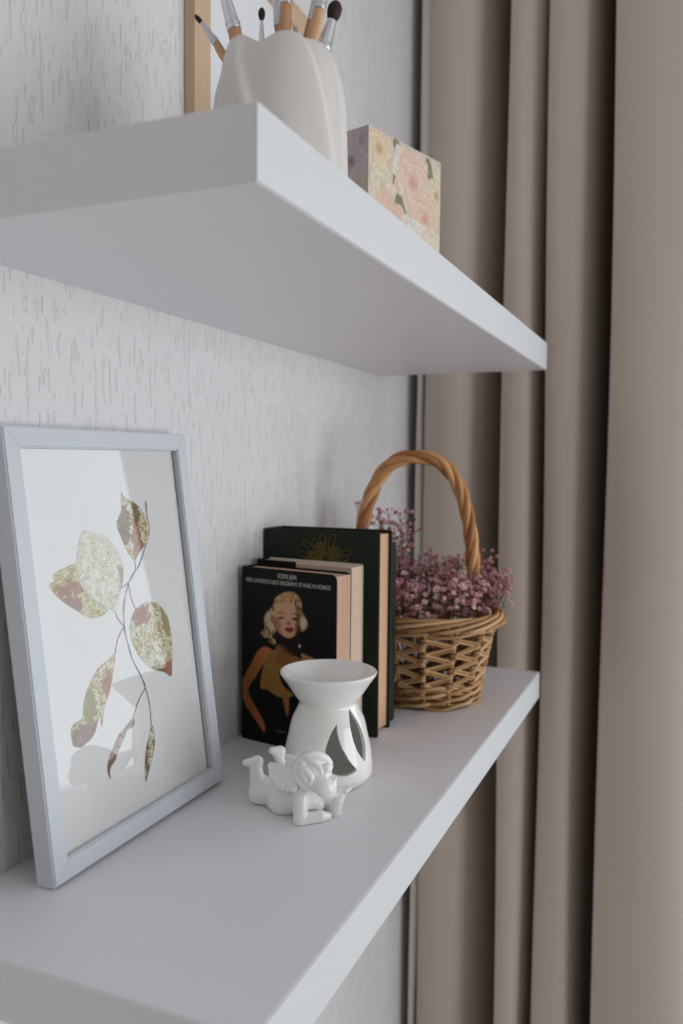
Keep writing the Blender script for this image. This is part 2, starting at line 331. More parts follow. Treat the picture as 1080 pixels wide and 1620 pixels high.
CH = {'head': (0.2612, -0.1717, 0.0441), 'headback': (0.2679, -0.1652, 0.0397), 'cheek': (0.2552, -0.1845, 0.0359), 'chin': (0.2555, -0.1885, 0.0309), 'mouth': (0.2568, -0.1909, 0.0351), 'nose': (0.2582, -0.1935, 0.0403), 'brow': (0.257, -0.1868, 0.0503), 'eye': (0.2553, -0.1911, 0.0447), 'neck': (0.2654, -0.1666, 0.0247), 'chest': (0.2688, -0.1605, 0.0152), 'chest2': (0.2726, -0.1701, 0.0112), 'belly': (0.2707, -0.1401, 0.011), 'pelvis': (0.2818, -0.1177, 0.0097), 'buttn': (0.2791, -0.1161, 0.0131), 'buttf': (0.2907, -0.1178, 0.0119), 'hipn': (0.2805, -0.1172, 0.0095), 'kneen': (0.2748, -0.1116, 0.0092), 'anklen': (0.2777, -0.1072, 0.0338), 'heeln': (0.2784, -0.1085, 0.037), 'toen': (0.2706, -0.1003, 0.0368), 'hipf': (0.2944, -0.1195, 0.0076), 'kneef': (0.3079, -0.1088, 0.0009), 'kneef2': (0.3075, -0.1224, 0.0234), 'anklef': (0.3036, -0.1164, 0.0377), 'heelf': (0.3045, -0.1183, 0.0394), 'toef': (0.2981, -0.1131, 0.0412), 'shn': (0.2571, -0.1627, 0.022), 'eln': (0.2523, -0.1646, 0.0026), 'wrn': (0.2629, -0.179, 0.0045), 'handn': (0.268, -0.1834, 0.0036), 'shf': (0.2881, -0.1709, 0.0098), 'elf': (0.2818, -0.1829, 0.001), 'wrf': (0.2766, -0.1889, 0.0171), 'handf': (0.2762, -0.1923, 0.023), 'f1': (0.2774, -0.1995, 0.027), 'f2': (0.2745, -0.198, 0.0256), 'f3': (0.2812, -0.1935, 0.0245), 'thumbf': (0.2667, -0.1854, 0.0217), 'wn1': (0.2613, -0.1549, 0.0388), 'wn2': (0.2589, -0.1333, 0.043), 'wn3': (0.2535, -0.1373, 0.0346), 'wn4': (0.2507, -0.1467, 0.0299), 'wn5': (0.2515, -0.1587, 0.0295), 'fc1': (0.2519, -0.2035, 0.0461), 'fc2': (0.2446, -0.1936, 0.0312), 'm1': (0.2527, -0.194, 0.0351), 'm2': (0.2575, -0.1954, 0.0341), 'a1': (0.2505, -0.1645, 0.0542), 'a2': (0.2551, -0.1711, 0.0592), 'a3': (0.262, -0.179, 0.0587), 'a4': (0.2695, -0.1858, 0.0496), 'b1': (0.2509, -0.1721, 0.0567), 'b2': (0.2509, -0.1786, 0.0547), 'b3': (0.2517, -0.1832, 0.0506), 'b4': (0.2513, -0.1845, 0.0459), 'c1': (0.2462, -0.1711, 0.0505), 'c2': (0.2461, -0.1777, 0.0446), 'c3': (0.247, -0.1752, 0.0368), 'd1': (0.2488, -0.1632, 0.0505), 'd2': (0.2464, -0.165, 0.0424), 'd3': (0.2478, -0.1693, 0.0351), 'e2': (0.2553, -0.1821, 0.0552), 'e3': (0.2686, -0.1862, 0.0468), 'f1h': (0.2489, -0.1687, 0.0543), 'f2h': (0.2452, -0.1705, 0.0468), 'f3h': (0.2453, -0.1738, 0.0412)}
BRUSH = [[(0.1623, -0.1176, 0.6361), (0.164, -0.1224, 0.6302), (0.1676, -0.1329, 0.6152), (0.1702, -0.1411, 0.6008)], [(0.1603, -0.1403, 0.6582), (0.1609, -0.1438, 0.644), (0.1625, -0.1511, 0.6187), (0.1636, -0.1562, 0.6011)], [(0.1819, -0.1628, 0.642), (0.1814, -0.1629, 0.6324), (0.1804, -0.1635, 0.6125), (0.18, -0.1637, 0.6041)], [(0.1984, -0.1661, 0.6739), (0.1979, -0.1668, 0.6616), (0.197, -0.1687, 0.634), (0.197, -0.1707, 0.6187)], [(0.1873, -0.1824, 0.6645), (0.1866, -0.1818, 0.6561), (0.1853, -0.1809, 0.6418), (0.1832, -0.1806, 0.6107)], [(0.2089, -0.1967, 0.6693), (0.2075, -0.1951, 0.6571), (0.2049, -0.1917, 0.6374), (0.2022, -0.1884, 0.6178)], [(0.1961, -0.2084, 0.6624), (0.195, -0.2072, 0.6529), (0.1928, -0.2044, 0.6376), (0.1886, -0.1987, 0.6081)], [(0.2077, -0.2119, 0.6496), (0.2055, -0.2089, 0.6354), (0.2013, -0.2026, 0.6111), (0.2, -0.2006, 0.6034)]]
# ---------------------------------------------------------------- room shell
D, L, H, T = 0.26, 0.8758, 0.4485, 0.0397     # shelf depth, length, gap between the shelves, thickness
ZT = H + T                                    # top of the upper shelf
X0, X1, Y0, Z0, Z1 = -2.5, 1.27, -3.3, -1.25, 1.45

def wallpaper(name, color):
    m = bpy.data.materials.new(name); m.use_nodes = True
    nt = m.node_tree; N = nt.nodes; Lk = nt.links; b = N['Principled BSDF']
    b.inputs['Roughness'].default_value = 0.75; b.inputs['Specular IOR Level'].default_value = 0.25
    tc = N.new('ShaderNodeTexCoord')
    def noise(scale, vec, detail=2):
        mp = N.new('ShaderNodeMapping'); mp.inputs['Scale'].default_value = vec
        Lk.new(tc.outputs['Object'], mp.inputs['Vector'])
        n = N.new('ShaderNodeTexNoise'); n.inputs['Scale'].default_value = scale; n.inputs['Detail'].default_value = detail
        n.inputs['Roughness'].default_value = 0.45
        Lk.new(mp.outputs[0], n.inputs['Vector']); return n.outputs['Fac']
    def ramp(x, a, c):
        r = N.new('ShaderNodeMapRange'); r.interpolation_type = 'SMOOTHSTEP'
        r.inputs['From Min'].default_value = a; r.inputs['From Max'].default_value = c
        Lk.new(x, r.inputs['Value']); return r.outputs['Result']
    def math_(op, a, c):
        n = N.new('ShaderNodeMath'); n.operation = op
        for i, v in enumerate((a, c)):
            if isinstance(v, (int, float)): n.inputs[i].default_value = v
            else: Lk.new(v, n.inputs[i])
        return n.outputs[0]
    s1 = ramp(noise(1.0, (230, 1, 34), 1.5), 0.60, 0.66)      # raised vertical strokes
    s2 = ramp(noise(1.0, (330, 1, 60), 1), 0.66, 0.70)
    strokes = math_('MAXIMUM', s1, math_('MULTIPLY', s2, 0.6))
    wv = N.new('ShaderNodeTexWave'); wv.wave_type = 'BANDS'; wv.bands_direction = 'X'; wv.inputs['Scale'].default_value = 1.0
    mp = N.new('ShaderNodeMapping'); mp.inputs['Rotation'].default_value = (0, math.radians(48), 0); mp.inputs['Scale'].default_value = (190, 190, 190)
    Lk.new(tc.outputs['Object'], mp.inputs['Vector']); Lk.new(mp.outputs[0], wv.inputs['Vector'])
    h = math_('ADD', strokes, math_('MULTIPLY', wv.outputs['Fac'], 0.16))
    bp = N.new('ShaderNodeBump'); bp.inputs['Strength'].default_value = 0.85; bp.inputs['Distance'].default_value = 0.0011
    Lk.new(h, bp.inputs['Height']); Lk.new(bp.outputs[0], b.inputs['Normal'])
    n = noise(7, (1, 1, 1), 3)
    mix = N.new('ShaderNodeMix'); mix.data_type = 'RGBA'
    mix.inputs['A'].default_value = (*[c * 0.98 for c in color], 1); mix.inputs['B'].default_value = (*[min(1, c * 1.02) for c in color], 1)
    Lk.new(n, mix.inputs['Factor']); Lk.new(mix.outputs['Result'], b.inputs['Base Color'])
    return m

m_paper = wallpaper('embossed_wallpaper', (0.74, 0.735, 0.735))
m_wall = mat('painted_wall', (0.66, 0.63, 0.60), 0.85, 0.2, 0.02, 5)
m_wall2 = mat('warm_painted_wall', (0.42, 0.36, 0.30), 0.85, 0.2, 0.02, 5)
m_ceil = mat('ceiling_paint', (0.80, 0.80, 0.80), 0.9, 0.2, 0.02, 5)
m_floor = mat('floor_boards', (0.40, 0.345, 0.30), 0.5, 0.4, 0.2, 6, stretch=(1, 12, 1))

tag(box('wall_back', (X0, 0, Z0), (X1 + 0.3, 0.1, Z1), m_paper), kind='structure')
tag(box('floor', (X0, Y0, Z0 - 0.1), (X1 + 0.3, 0.1, Z0), m_floor), kind='structure')
tag(box('ceiling', (X0, Y0, Z1), (X1 + 0.3, 0.1, Z1 + 0.1), m_ceil), kind='structure')
def wall_with_window(name, xa, xb, ya, yb, za, zb):
    """wall slab between xa and xb with an opening ya..yb, za..zb"""
    mm = Multi()
    for lo, hi in (((xa, Y0, Z0), (xb, ya, Z1)), ((xa, yb, Z0), (xb, 0, Z1)), ((xa, ya, Z0), (xb, yb, za)), ((xa, ya, zb), (xb, yb, Z1))):
        me = box_mesh('tmp', lo, hi)
        mm.add([v.co[:] for v in me.vertices], [tuple(p.vertices) for p in me.polygons]); bpy.data.meshes.remove(me)
    return tag(mm.build(name, m_wall, smooth=False), kind='structure')
m_upvc = mat('window_frame_white', (0.8, 0.8, 0.8), 0.35, 0.5, 0.01)
def glass_mat(name, ior, rough):
    m = bpy.data.materials.new(name); m.use_nodes = True
    nt = m.node_tree; nt.nodes.clear(); N = nt.nodes
    o_ = N.new('ShaderNodeOutputMaterial'); t_ = N.new('ShaderNodeBsdfTransparent'); g_ = N.new('ShaderNodeBsdfGlossy')
    g_.inputs['Roughness'].default_value = rough; mx = N.new('ShaderNodeMixShader')
    fr_ = N.new('ShaderNodeFresnel'); fr_.inputs[0].default_value = ior
    ge = N.new('ShaderNodeNewGeometry'); inv = N.new('ShaderNodeMath'); inv.operation = 'SUBTRACT'; inv.inputs[0].default_value = 1.0
    mul = N.new('ShaderNodeMath'); mul.operation = 'MULTIPLY'
    nt.links.new(ge.outputs['Backfacing'], inv.inputs[1]); nt.links.new(fr_.outputs[0], mul.inputs[0]); nt.links.new(inv.outputs[0], mul.inputs[1])
    nt.links.new(mul.outputs[0], mx.inputs[0]); nt.links.new(t_.outputs[0], mx.inputs[1]); nt.links.new(g_.outputs[0], mx.inputs[2]); nt.links.new(mx.outputs[0], o_.inputs[0])
    return m
m_pane = glass_mat('window_glass', 1.45, 0.0)
def window(n, x, ya, yb, za, zb):
    mm = Multi()
    w = 0.05
    for lo, hi in (((x, ya, za), (x + 0.05, ya + w, zb)), ((x, yb - w, za), (x + 0.05, yb, zb)), ((x, ya + w, za), (x + 0.05, yb - w, za + w)), ((x, ya + w, zb - w), (x + 0.05, yb - w, zb)),
                   ((x, (ya + yb) / 2 - 0.035, za + w), (x + 0.05, (ya + yb) / 2 + 0.035, zb - w))):
        me = box_mesh('tmp', lo, hi); mm.add([v.co[:] for v in me.vertices], [tuple(p.vertices) for p in me.polygons]); bpy.data.meshes.remove(me)
    fr = tag(mm.build('window_%d' % n, m_upvc, smooth=False), kind='structure')
    ym = (ya + yb) / 2
    for a, b in ((ya + w, ym - 0.035), (ym + 0.035, yb - w)):
        box('pane', (x + 0.02, a, za + w), (x + 0.026, b, zb - w), m_pane, fr)
    return fr
wall_with_window('wall_right', X1, X1 + 0.16, -2.55, -0.865, -0.32, 0.80)
window(1, X1 + 0.06, -2.55, -0.865, -0.32, 0.80)
tag(box('wall_left', (X0 - 0.1, Y0, Z0), (X0, 0.1, Z1), m_wall2), kind='structure')
FX0, FX1, FZ0, FZ1 = -0.85, 1.15, -1.15, 0.90          # low, wide window in the wall behind the photographer
for nm, lo, hi in (('wall_front', (X0 - 0.1, Y0 - 0.12, Z0), (FX0, Y0, Z1)),):
    mm = Multi()
    for lo, hi in (((X0 - 0.1, Y0 - 0.12, Z0), (FX0, Y0, Z1)), ((FX1, Y0 - 0.12, Z0), (X1 + 0.3, Y0, Z1)), ((FX0, Y0 - 0.12, Z0), (FX1, Y0, FZ0)), ((FX0, Y0 - 0.12, FZ1), (FX1, Y0, Z1))):
        me = box_mesh('tmp', lo, hi); mm.add([v.co[:] for v in me.vertices], [tuple(p.vertices) for p in me.polygons]); bpy.data.meshes.remove(me)
    tag(mm.build(nm, m_wall, smooth=False), kind='structure')
mm = Multi(); w = 0.05
for lo, hi in (((FX0, Y0 - 0.08, FZ0), (FX0 + w, Y0 - 0.03, FZ1)), ((FX1 - w, Y0 - 0.08, FZ0), (FX1, Y0 - 0.03, FZ1)), ((FX0 + w, Y0 - 0.08, FZ0), (FX1 - w, Y0 - 0.03, FZ0 + w)), ((FX0 + w, Y0 - 0.08, FZ1 - w), (FX1 - w, Y0 - 0.03, FZ1)), ((0.115, Y0 - 0.08, FZ0 + w), (0.185, Y0 - 0.03, FZ1 - w))):
    me = box_mesh('tmp', lo, hi); mm.add([v.co[:] for v in me.vertices], [tuple(p.vertices) for p in me.polygons]); bpy.data.meshes.remove(me)
w2 = tag(mm.build('window_2', m_upvc, smooth=False), kind='structure')
for a, b in ((FX0 + w, 0.115), (0.185, FX1 - w)): box('pane', (a, Y0 - 0.058, FZ0 + w), (b, Y0 - 0.052, FZ1 - w), m_pane, w2)

# ---------------------------------------------------------------- the two shelves
m_shelf = mat('white_foil', (0.81, 0.80, 0.83), 0.42, 0.4, 0.012, 20, bump=0.03, bscale=900)
m_edge = mat('white_edge_band', (0.71, 0.735, 0.745), 0.38, 0.4, 0.01, 20)
def shelf(z0, z1, label):
    t = thing('floating_shelf', label, 'shelf', (L / 2, -D / 2, z0))
    hx, hy, h = L / 2, D / 2, z1 - z0
    e = 0.0012
    box('board', (-hx + e, -hy + e, 0), (hx - e, hy, h), m_shelf, t, 0.0004, 1)
    box('edge_band', (-hx, -hy, 0.0004), (hx, -hy + e, h - 0.0004), m_edge, t, 0.0004, 1)
    box('edge_band', (-hx, -hy + e, 0.0004), (-hx + e, hy, h - 0.0004), m_shelf, t, 0.0004, 1)
    box('edge_band', (hx - e, -hy + e, 0.0004), (hx, hy, h - 0.0004), m_shelf, t, 0.0004, 1)
    return t
shelf(-T, 0, 'lower white floating shelf carrying the books, basket and leaf picture')
shelf(H, ZT, 'upper white floating shelf carrying the brush jar and floral box')

# ---------------------------------------------------------------- curtain
m_curt = mat('taupe_curtain', (0.59, 0.52, 0.45), 0.85, 0.15, 0.05, 900, bump=0.15, bscale=2500, sheen=0.15)
m_lining = mat('pale_curtain_lining', (0.80, 0.78, 0.76), 0.8, 0.15, 0.03, 300)
CP = [(1.19, -0.0128), (1.12, -0.0131), (1.05, -0.0215), (1.008, -0.0376), (0.997, -0.0632), (0.997, -0.0889), (1.007, -0.1097), (1.04, -0.1263), (1.11, -0.1371), (1.19, -0.1468), (1.205, -0.1582), (1.14, -0.1671), (1.04, -0.1706), (0.997, -0.1734), (0.983, -0.1837), (0.98, -0.1991), (0.985, -0.2125), (1.005, -0.2209), (1.06, -0.2253), (1.14, -0.2297), (1.135, -0.2354), (1.04, -0.2365), (0.995, -0.2378), (0.977, -0.2485), (0.972, -0.2639), (0.974, -0.2815), (0.985, -0.2959), (1.025, -0.3064), (1.11, -0.3129), (1.195, -0.3192), (1.19, -0.329), (1.1, -0.3333), (0.99, -0.3351), (0.968, -0.3453), (0.958, -0.3721), (0.955, -0.4082), (0.96, -0.4495), (0.975, -0.4804), (1.01, -0.5009), (1.04, -0.5133)]
prof = catmull(CP, 6)
cur = thing('curtain', 'floor-length taupe curtain hanging in deep folds beside the shelves', 'curtain', (1.0, -0.3, Z0))
nz = 60; zs = np.linspace(Z0 + 0.012, Z1 - 0.002, nz)
V = []; F = []
for i, z in enumerate(zs):
    q = (z - 0.2)
    for j, (x, y) in enumerate(prof):
        ph = j * 0.09
        dy = 0.0035 * math.sin(1.7 * q + ph) + 0.002 * math.sin(4.1 * q + 2 * ph)
        dx = 0.003 * math.sin(2.3 * q + 1.3 * ph)
        k = 1 + 0.08 * math.sin(1.1 * q + 0.4 * ph)
        V.append((min(1.25, 1.04 + (x - 1.04) * k + dx) - 1.0, min(y + dy * sstep(0.0, 0.06, -y), -0.004) + 0.3, z - Z0))
n = len(prof)
for i in range(nz - 1):
    for j in range(n - 1): F.append((i * n + j, i * n + j + 1, (i + 1) * n + j + 1, (i + 1) * n + j))
cl = pyd('cloth', V, F, m_curt, cur, True)
sm = cl.modifiers.new('thickness', 'SOLIDIFY'); sm.thickness = 0.0012; sm.offset = 1
# pale lining edge turned out next to the wall
V = []; F = []
for i, z in enumerate(zs):
    w = 0.012 + 0.010 * sstep(0.45, 0.75, z) + 0.002 * math.sin(9 * z)
    cy = -0.0220 - 0.003 * sstep(0.45, 0.8, z) + 0.0015 * math.sin(6 * z)
    for k in range(7):
        a = math.pi * k / 6
        V.append((1.012 + 0.008 * (1 - math.sin(a)) - 1.0, cy + w / 2 * math.cos(a) + 0.3, z - Z0))
for i in range(nz - 1):
    for j in range(6): F.append((i * 7 + j, i * 7 + j + 1, (i + 1) * 7 + j + 1, (i + 1) * 7 + j))
hm = pyd('lining_edge', V, F, m_lining, cur, True); hm['label'] = 'pale lining edge of the curtain'
sm = hm.modifiers.new('thickness', 'SOLIDIFY'); sm.thickness = 0.001

# ---------------------------------------------------------------- leaf picture in a white frame
fx, fy, fyaw, flean, froll, fw_, fh_, rw = FRAME_Q
FT = 0.018
fA, fU, fN, fB = (np.array(v) for v in (FRAME_A, FRAME_U, FRAME_N, FRAME_B))
pic = thing('picture_frame', 'white picture frame with a botanical leaf print, leaning on the wallpaper', 'picture frame')
pic.matrix_world = Matrix(((fA[0], fU[0], fN[0], fB[0]), (fA[1], fU[1], fN[1], fB[1]), (fA[2], fU[2], fN[2], fB[2]), (0, 0, 0, 1)))
m_fr = mat('white_frame_foil', (0.60, 0.635, 0.67), 0.4, 0.4, 0.012, 40)
def rails(parent, w, h, rwid, t0, t1, m, bev=0.0012, name='frame_rail', gap=0.00015):
    g = gap
    polys = [[(0, 0), (w, 0), (w - rwid, rwid), (rwid, rwid)], [(w, 0), (w, h), (w - rwid, h - rwid), (w - rwid, rwid)],
             [(w, h), (0, h), (rwid, h - rwid), (w - rwid, h - rwid)], [(0, h), (0, 0), (rwid, rwid), (rwid, h - rwid)]]
    for p in polys:
        c = np.mean(p, 0); p = [tuple(np.array(q) + (c - np.array(q)) / np.linalg.norm(c - np.array(q)) * g) for q in p]
        v, f = prism_data(p, t0, t1)
        me = bpy.data.meshes.new(name); me.from_pydata(v, [], f)
        bm = bmesh.new(); bm.from_mesh(me); bmesh.ops.recalc_face_normals(bm, faces=bm.faces)
        es = [e for e in bm.edges if abs(e.calc_length() - rwid * math.sqrt(2)) > 0.002 or abs(e.verts[0].co.z - e.verts[1].co.z) > 1e-6]
        es = [e for e in es if abs(e.verts[0].co.z - e.verts[1].co.z) < 1e-6]
        bmesh.ops.bevel(bm, geom=es, offset=bev, segments=3, affect='EDGES')
        bm.to_mesh(me); bm.free()
        link(name, me, m, parent)
rails(pic, fw_, fh_, rw, -FT, 0, m_fr)
box('backing_board', (0.004, 0.004, -0.014), (fw_ - 0.004, fh_ - 0.004, -0.0105), mat('brown_hardboard', (0.25, 0.18, 0.12), 0.8), pic)
m_rebate_shade = mat('painted_rebate_shade', (0.03, 0.03, 0.03), 0.7)
m_art = mat('art_paper', (0.72, 0.725, 0.71), 0.8, 0.2, 0.015, 80)
art = box('print_sheet', (rw - 0.004, rw - 0.004, -0.0100), (fw_ - rw - 0.0015, fh_ - rw + 0.004, -0.0064), m_art, pic)
box('rebate_shade_strip', (fw_ - rw - 0.0014, rw - 0.002, -0.0102), (fw_ - rw + 0.003, fh_ - rw + 0.002, -0.0088), m_rebate_shade, pic)  # near-black strip that paints in the shade of the rebate beside the print
m_glass = glass_mat('picture_glass', 1.62, 0.012)
box('glass_pane', (rw - 0.003, rw - 0.003, -0.0052), (fw_ - rw + 0.003, fh_ - rw + 0.003, -0.0040), m_glass, pic)

m_leafp = attr_mat('leaf_watercolour', 0.75, 0.2)
def paint_leaf(key, zones, pale, base, seed, spots=1.0, vein=None):
    poly = catmull(LEAVES[key], 4, True); c = 0.0004
    u0, v0 = poly.min(0) - c; u1, v1 = poly.max(0) + c
    U, V = np.meshgrid(np.arange(u0, u1 + c, c), np.arange(v0, v1 + c, c))
    d = sdist(U, V, poly)
    img = np.zeros(U.shape + (3,)) + np.array(base)
    nz = 0.45 * fnoise(U, V, 170, seed) + 0.55 * fnoise(U, V, 650, seed + 20)
    img = over(img, sstep(0.44, 0.54, nz) * 0.9, pale)
    sp = vnoise(U, V, 1100, seed + 9)
    img = over(img, sstep(0.74, 0.82, sp) * spots * 0.75, rgb(70, 60, 40))
    img = over(img, sstep(0.66, 0.76, vnoise(U, V, 800, seed + 12)) * spots * 0.8, rgb(225, 225, 205))
    for (zp, zc, soft) in zones:
        zd = sdist(U, V, zp) + (fnoise(U, V, 260, seed + 5) - 0.5) * 0.010
        img = over(img, sstep(soft, -soft, zd) * 0.80, zc)
    if vein is not None:
        img = over(img, sstep(0.0006, 0.0002, abs(sdist(U, V, vein))) * 0.6, rgb(120, 60, 45))
    img = over(img, sstep(-0.0011, -0.0003, d) * 0.55, np.array(base) * 0.5)
    zo = {'D': 0.0}.get(key, 0.0001)
    return print_mesh('leaf', U, V, img, lambda a, b: np.stack([a, b, np.full(a.shape, -0.0063 + zo)], 1), m_leafp, art, d < 0)
def zone(key, s, cx, cy, rx, ry):
    P = np.array(LEAVES[key]); lo = P.min(0); hi = P.max(0); a = np.linspace(0, 2 * np.pi, 14, endpoint=False)
    return [tuple(lo + (hi - lo) * np.array([cx + rx * math.cos(t), cy + ry * math.sin(t)])) for t in a]
BR, RD, OC, PL, GR = rgb(104, 78, 48), rgb(150, 82, 62), rgb(170, 152, 92), rgb(214, 212, 190), rgb(140, 132, 80)
paint_leaf('A', [(zone('A', 0, 0.22, 0.52, 0.2, 0.3), BR, 0.001), (zone('A', 0, 0.55, 0.25, 0.16, 0.36), RD, 0.0008), (zone('A', 0, 0.62, 0.75, 0.12, 0.25), BR, 0.001)], PL, OC, 3)
paint_leaf('B', [(zone('B', 0, 0.28, 0.87, 0.24, 0.13), RD, 0.001), (zone('B', 0, 0.9, 0.78, 0.12, 0.25), GR, 0.001), (zone('B', 0, 0.5, 0.12, 0.3, 0.07), BR, 0.001), (zone('B', 0, 0.8, 0.12, 0.14, 0.1), RD, 0.001)], PL, OC, 13)
paint_leaf('C', [(zone('C', 0, 0.97, 0.3, 0.10, 0.28), GR, 0.002)], rgb(228, 226, 214), rgb(206, 198, 172), 23, 0.8)
paint_leaf('D', [(zone('D', 0, 0.35, 0.62, 0.3, 0.12), RD, 0.001), (zone('D', 0, 0.3, 0.33, 0.25, 0.14), rgb(140, 95, 85), 0.001)], rgb(205, 200, 160), OC, 33, 0.7)
paint_leaf('E', [(zone('E', 0, 0.25, 0.13, 0.3, 0.13), rgb(120, 88, 84), 0.001), (zone('E', 0, 0.8, 0.62, 0.12, 0.2), RD, 0.001), (zone('E', 0, 0.4, 0.45, 0.12, 0.25), GR, 0.001)], PL, OC, 43, 0.7)
paint_leaf('F', [(zone('F', 0, 0.2, 0.2, 0.3, 0.16), BR, 0.001), (zone('F', 0, 0.85, 0.9, 0.2, 0.1), rgb(150, 130, 110), 0.001)], rgb(190, 170, 165), rgb(150, 125, 110), 53, 0.5)
paint_leaf('G', [(zone('G', 0, 0.2, 0.5, 0.22, 0.5), BR, 0.0008)], PL, rgb(120, 95, 55), 63)
m_stem = mat('ink_stem', rgb(95, 105, 108), 0.8, 0.2, 0.5, 70)
m_pet = mat('red_petiole_ink', rgb(150, 90, 92), 0.8, 0.2, 0.2, 70)
def ribbon(name, pts, w, m, parent, z):
    P = catmull(pts, 6); n = len(P); Tn = np.gradient(P, axis=0); Tn /= np.linalg.norm(Tn, axis=1)[:, None]
    N_ = np.stack([-Tn[:, 1], Tn[:, 0]], 1); W = np.broadcast_to(np.array(w), (n,))
    v = [(p[0] + q[0] * s * ww, p[1] + q[1] * s * ww, z) for p, q, ww in zip(P, N_, W) for s in (-0.5, 0.5)]
    return pyd(name, v, [(2 * i, 2 * i + 1, 2 * i + 3, 2 * i + 2) for i in range(n - 1)], m, parent)
ns = len(catmull(STEM, 6))
ribbon('stem', STEM, 0.0014 + 0.0005 * np.sin(np.arange(ns) * 0.7), m_stem, art, -0.00625)
for p in PETIOLES: ribbon('petiole', p, 0.0009, m_pet, art, -0.0061)

# ---------------------------------------------------------------- books
m_black = mat('black_gloss_cover', rgb(15, 14, 12), 0.4, 0.18, 0.1, 30)
m_green = mat('dark_green_cloth', rgb(29, 38, 27), 0.7, 0.3, 0.15, 500, bump=0.3, bscale=1800)
m_darkg = mat('very_dark_green_cloth', rgb(20, 25, 19), 0.7, 0.3, 0.15, 500, bump=0.3, bscale=1800)
def pages_mat(name, ca, cb):
    m = bpy.data.materials.new(name); m.use_nodes = True; nt = m.node_tree; N = nt.nodes; b = N['Principled BSDF']
    b.inputs['Roughness'].default_value = 0.85; b.inputs['Specular IOR Level'].default_value = 0.15
    tc = N.new('ShaderNodeTexCoord'); mp = N.new('ShaderNodeMapping'); mp.inputs['Scale'].default_value = (1500, 0.6, 2.5)
    n = N.new('ShaderNodeTexNoise'); n.inputs['Scale'].default_value = 1; n.inputs['Detail'].default_value = 5; n.inputs['Roughness'].default_value = 0.75
    nt.links.new(tc.outputs['Object'], mp.inputs[0]); nt.links.new(mp.outputs[0], n.inputs['Vector'])
    r = N.new('ShaderNodeValToRGB'); r.color_ramp.elements[0].position = 0.36; r.color_ramp.elements[1].position = 0.62
    r.color_ramp.elements[0].color = (*ca, 1); r.color_ramp.elements[1].color = (*cb, 1)
    nt.links.new(n.outputs['Fac'], r.inputs[0]); nt.links.new(r.outputs[0], b.inputs['Base Color'])
    bp = N.new('ShaderNodeBump'); bp.inputs['Strength'].default_value = 0.4; bp.inputs['Distance'].default_value = 0.0004
    nt.links.new(n.outputs['Fac'], bp.inputs['Height']); nt.links.new(bp.outputs[0], b.inputs['Normal'])
    return m
m_pg1 = pages_mat('pinkish_pages', rgb(180, 142, 120), rgb(212, 178, 154))
m_pg2 = pages_mat('cream_pages', rgb(190, 164, 140), rgb(216, 194, 170))
m_pg3 = pages_mat('tan_pages', rgb(190, 148, 118), rgb(222, 184, 152))

def cover_sheet(name, x0, x1, w, h, m, parent, rad=0.006, z0=0.0, corners=(True, True)):
    """board in the y-z plane: spine at y=0, fore-edge at y=-w"""
    P = [(0, z0), (0, h)]
    def arc(cy, cz, a0, a1):
        return [(cy + rad * math.cos(a), cz + rad * math.sin(a)) for a in np.linspace(a0, a1, 7)]
    P += arc(-w + rad, h - rad, math.pi / 2, math.pi) if corners[0] else [(-w, h)]
    P += arc(-w + rad, z0 + rad, math.pi, 1.5 * math.pi) if corners[1] else [(-w, z0)]
    v, f = prism_data(P, x0, x1)
    o = pyd(name, [(c, a, b) for a, b, c in v], f, m, parent); weld(o.data); return o
def page_block(x0, x1, y0, y1, z0, z1, m, parent, round_=0.0, bulge=0.0):
    """pages: fore-edge at y0 (most negative), slightly curved"""
    n = 10; v = []; f = []
    for i in range(n + 1):
        t = i / n; x = x0 + (x1 - x0) * t
        yy = y0 + round_ * (1 - (2 * t - 1) ** 2) - bulge * t
        v += [(x, yy, z0), (x, yy, z1), (x, y1, z1), (x, y1, z0)]
    for i in range(n):
        a = 4 * i
        for k in range(4): f.append((a + k, a + (k + 1) % 4, a + 4 + (k + 1) % 4, a + 4 + k))
    f += [(0, 3, 2, 1), (4 * n, 4 * n + 1, 4 * n + 2, 4 * n + 3)]
    o = pyd('page_block', v, f, m, parent); weld(o.data); return o
def lettering(text, size, m, parent, loc, name='lettering', width=None, ext=0.00006):
    c = bpy.data.curves.new(name, 'FONT'); c.body = text; c.size = size; c.align_x = 'CENTER'; c.align_y = 'CENTER'; c.extrude = ext; c.offset = 0.0
    t = bpy.data.objects.new(name, c); COL.objects.link(t)
    dg = bpy.context.evaluated_depsgraph_get(); me = bpy.data.meshes.new_from_object(t.evaluated_get(dg))
    COL.objects.unlink(t); bpy.data.objects.remove(t)
    xs = [v.co.x for v in me.vertices]; s = 1.0 if width is None else width / (max(xs) - min(xs))
    for v in me.vertices:       # text plane -> book cover plane (reads from spine to fore-edge)
        x, y, z = v.co.x * s, v.co.y, v.co.z
        v.co = (-z + loc[0], -x + loc[1], y + loc[2])
    me.name = name
    return link(name, me, m, parent)

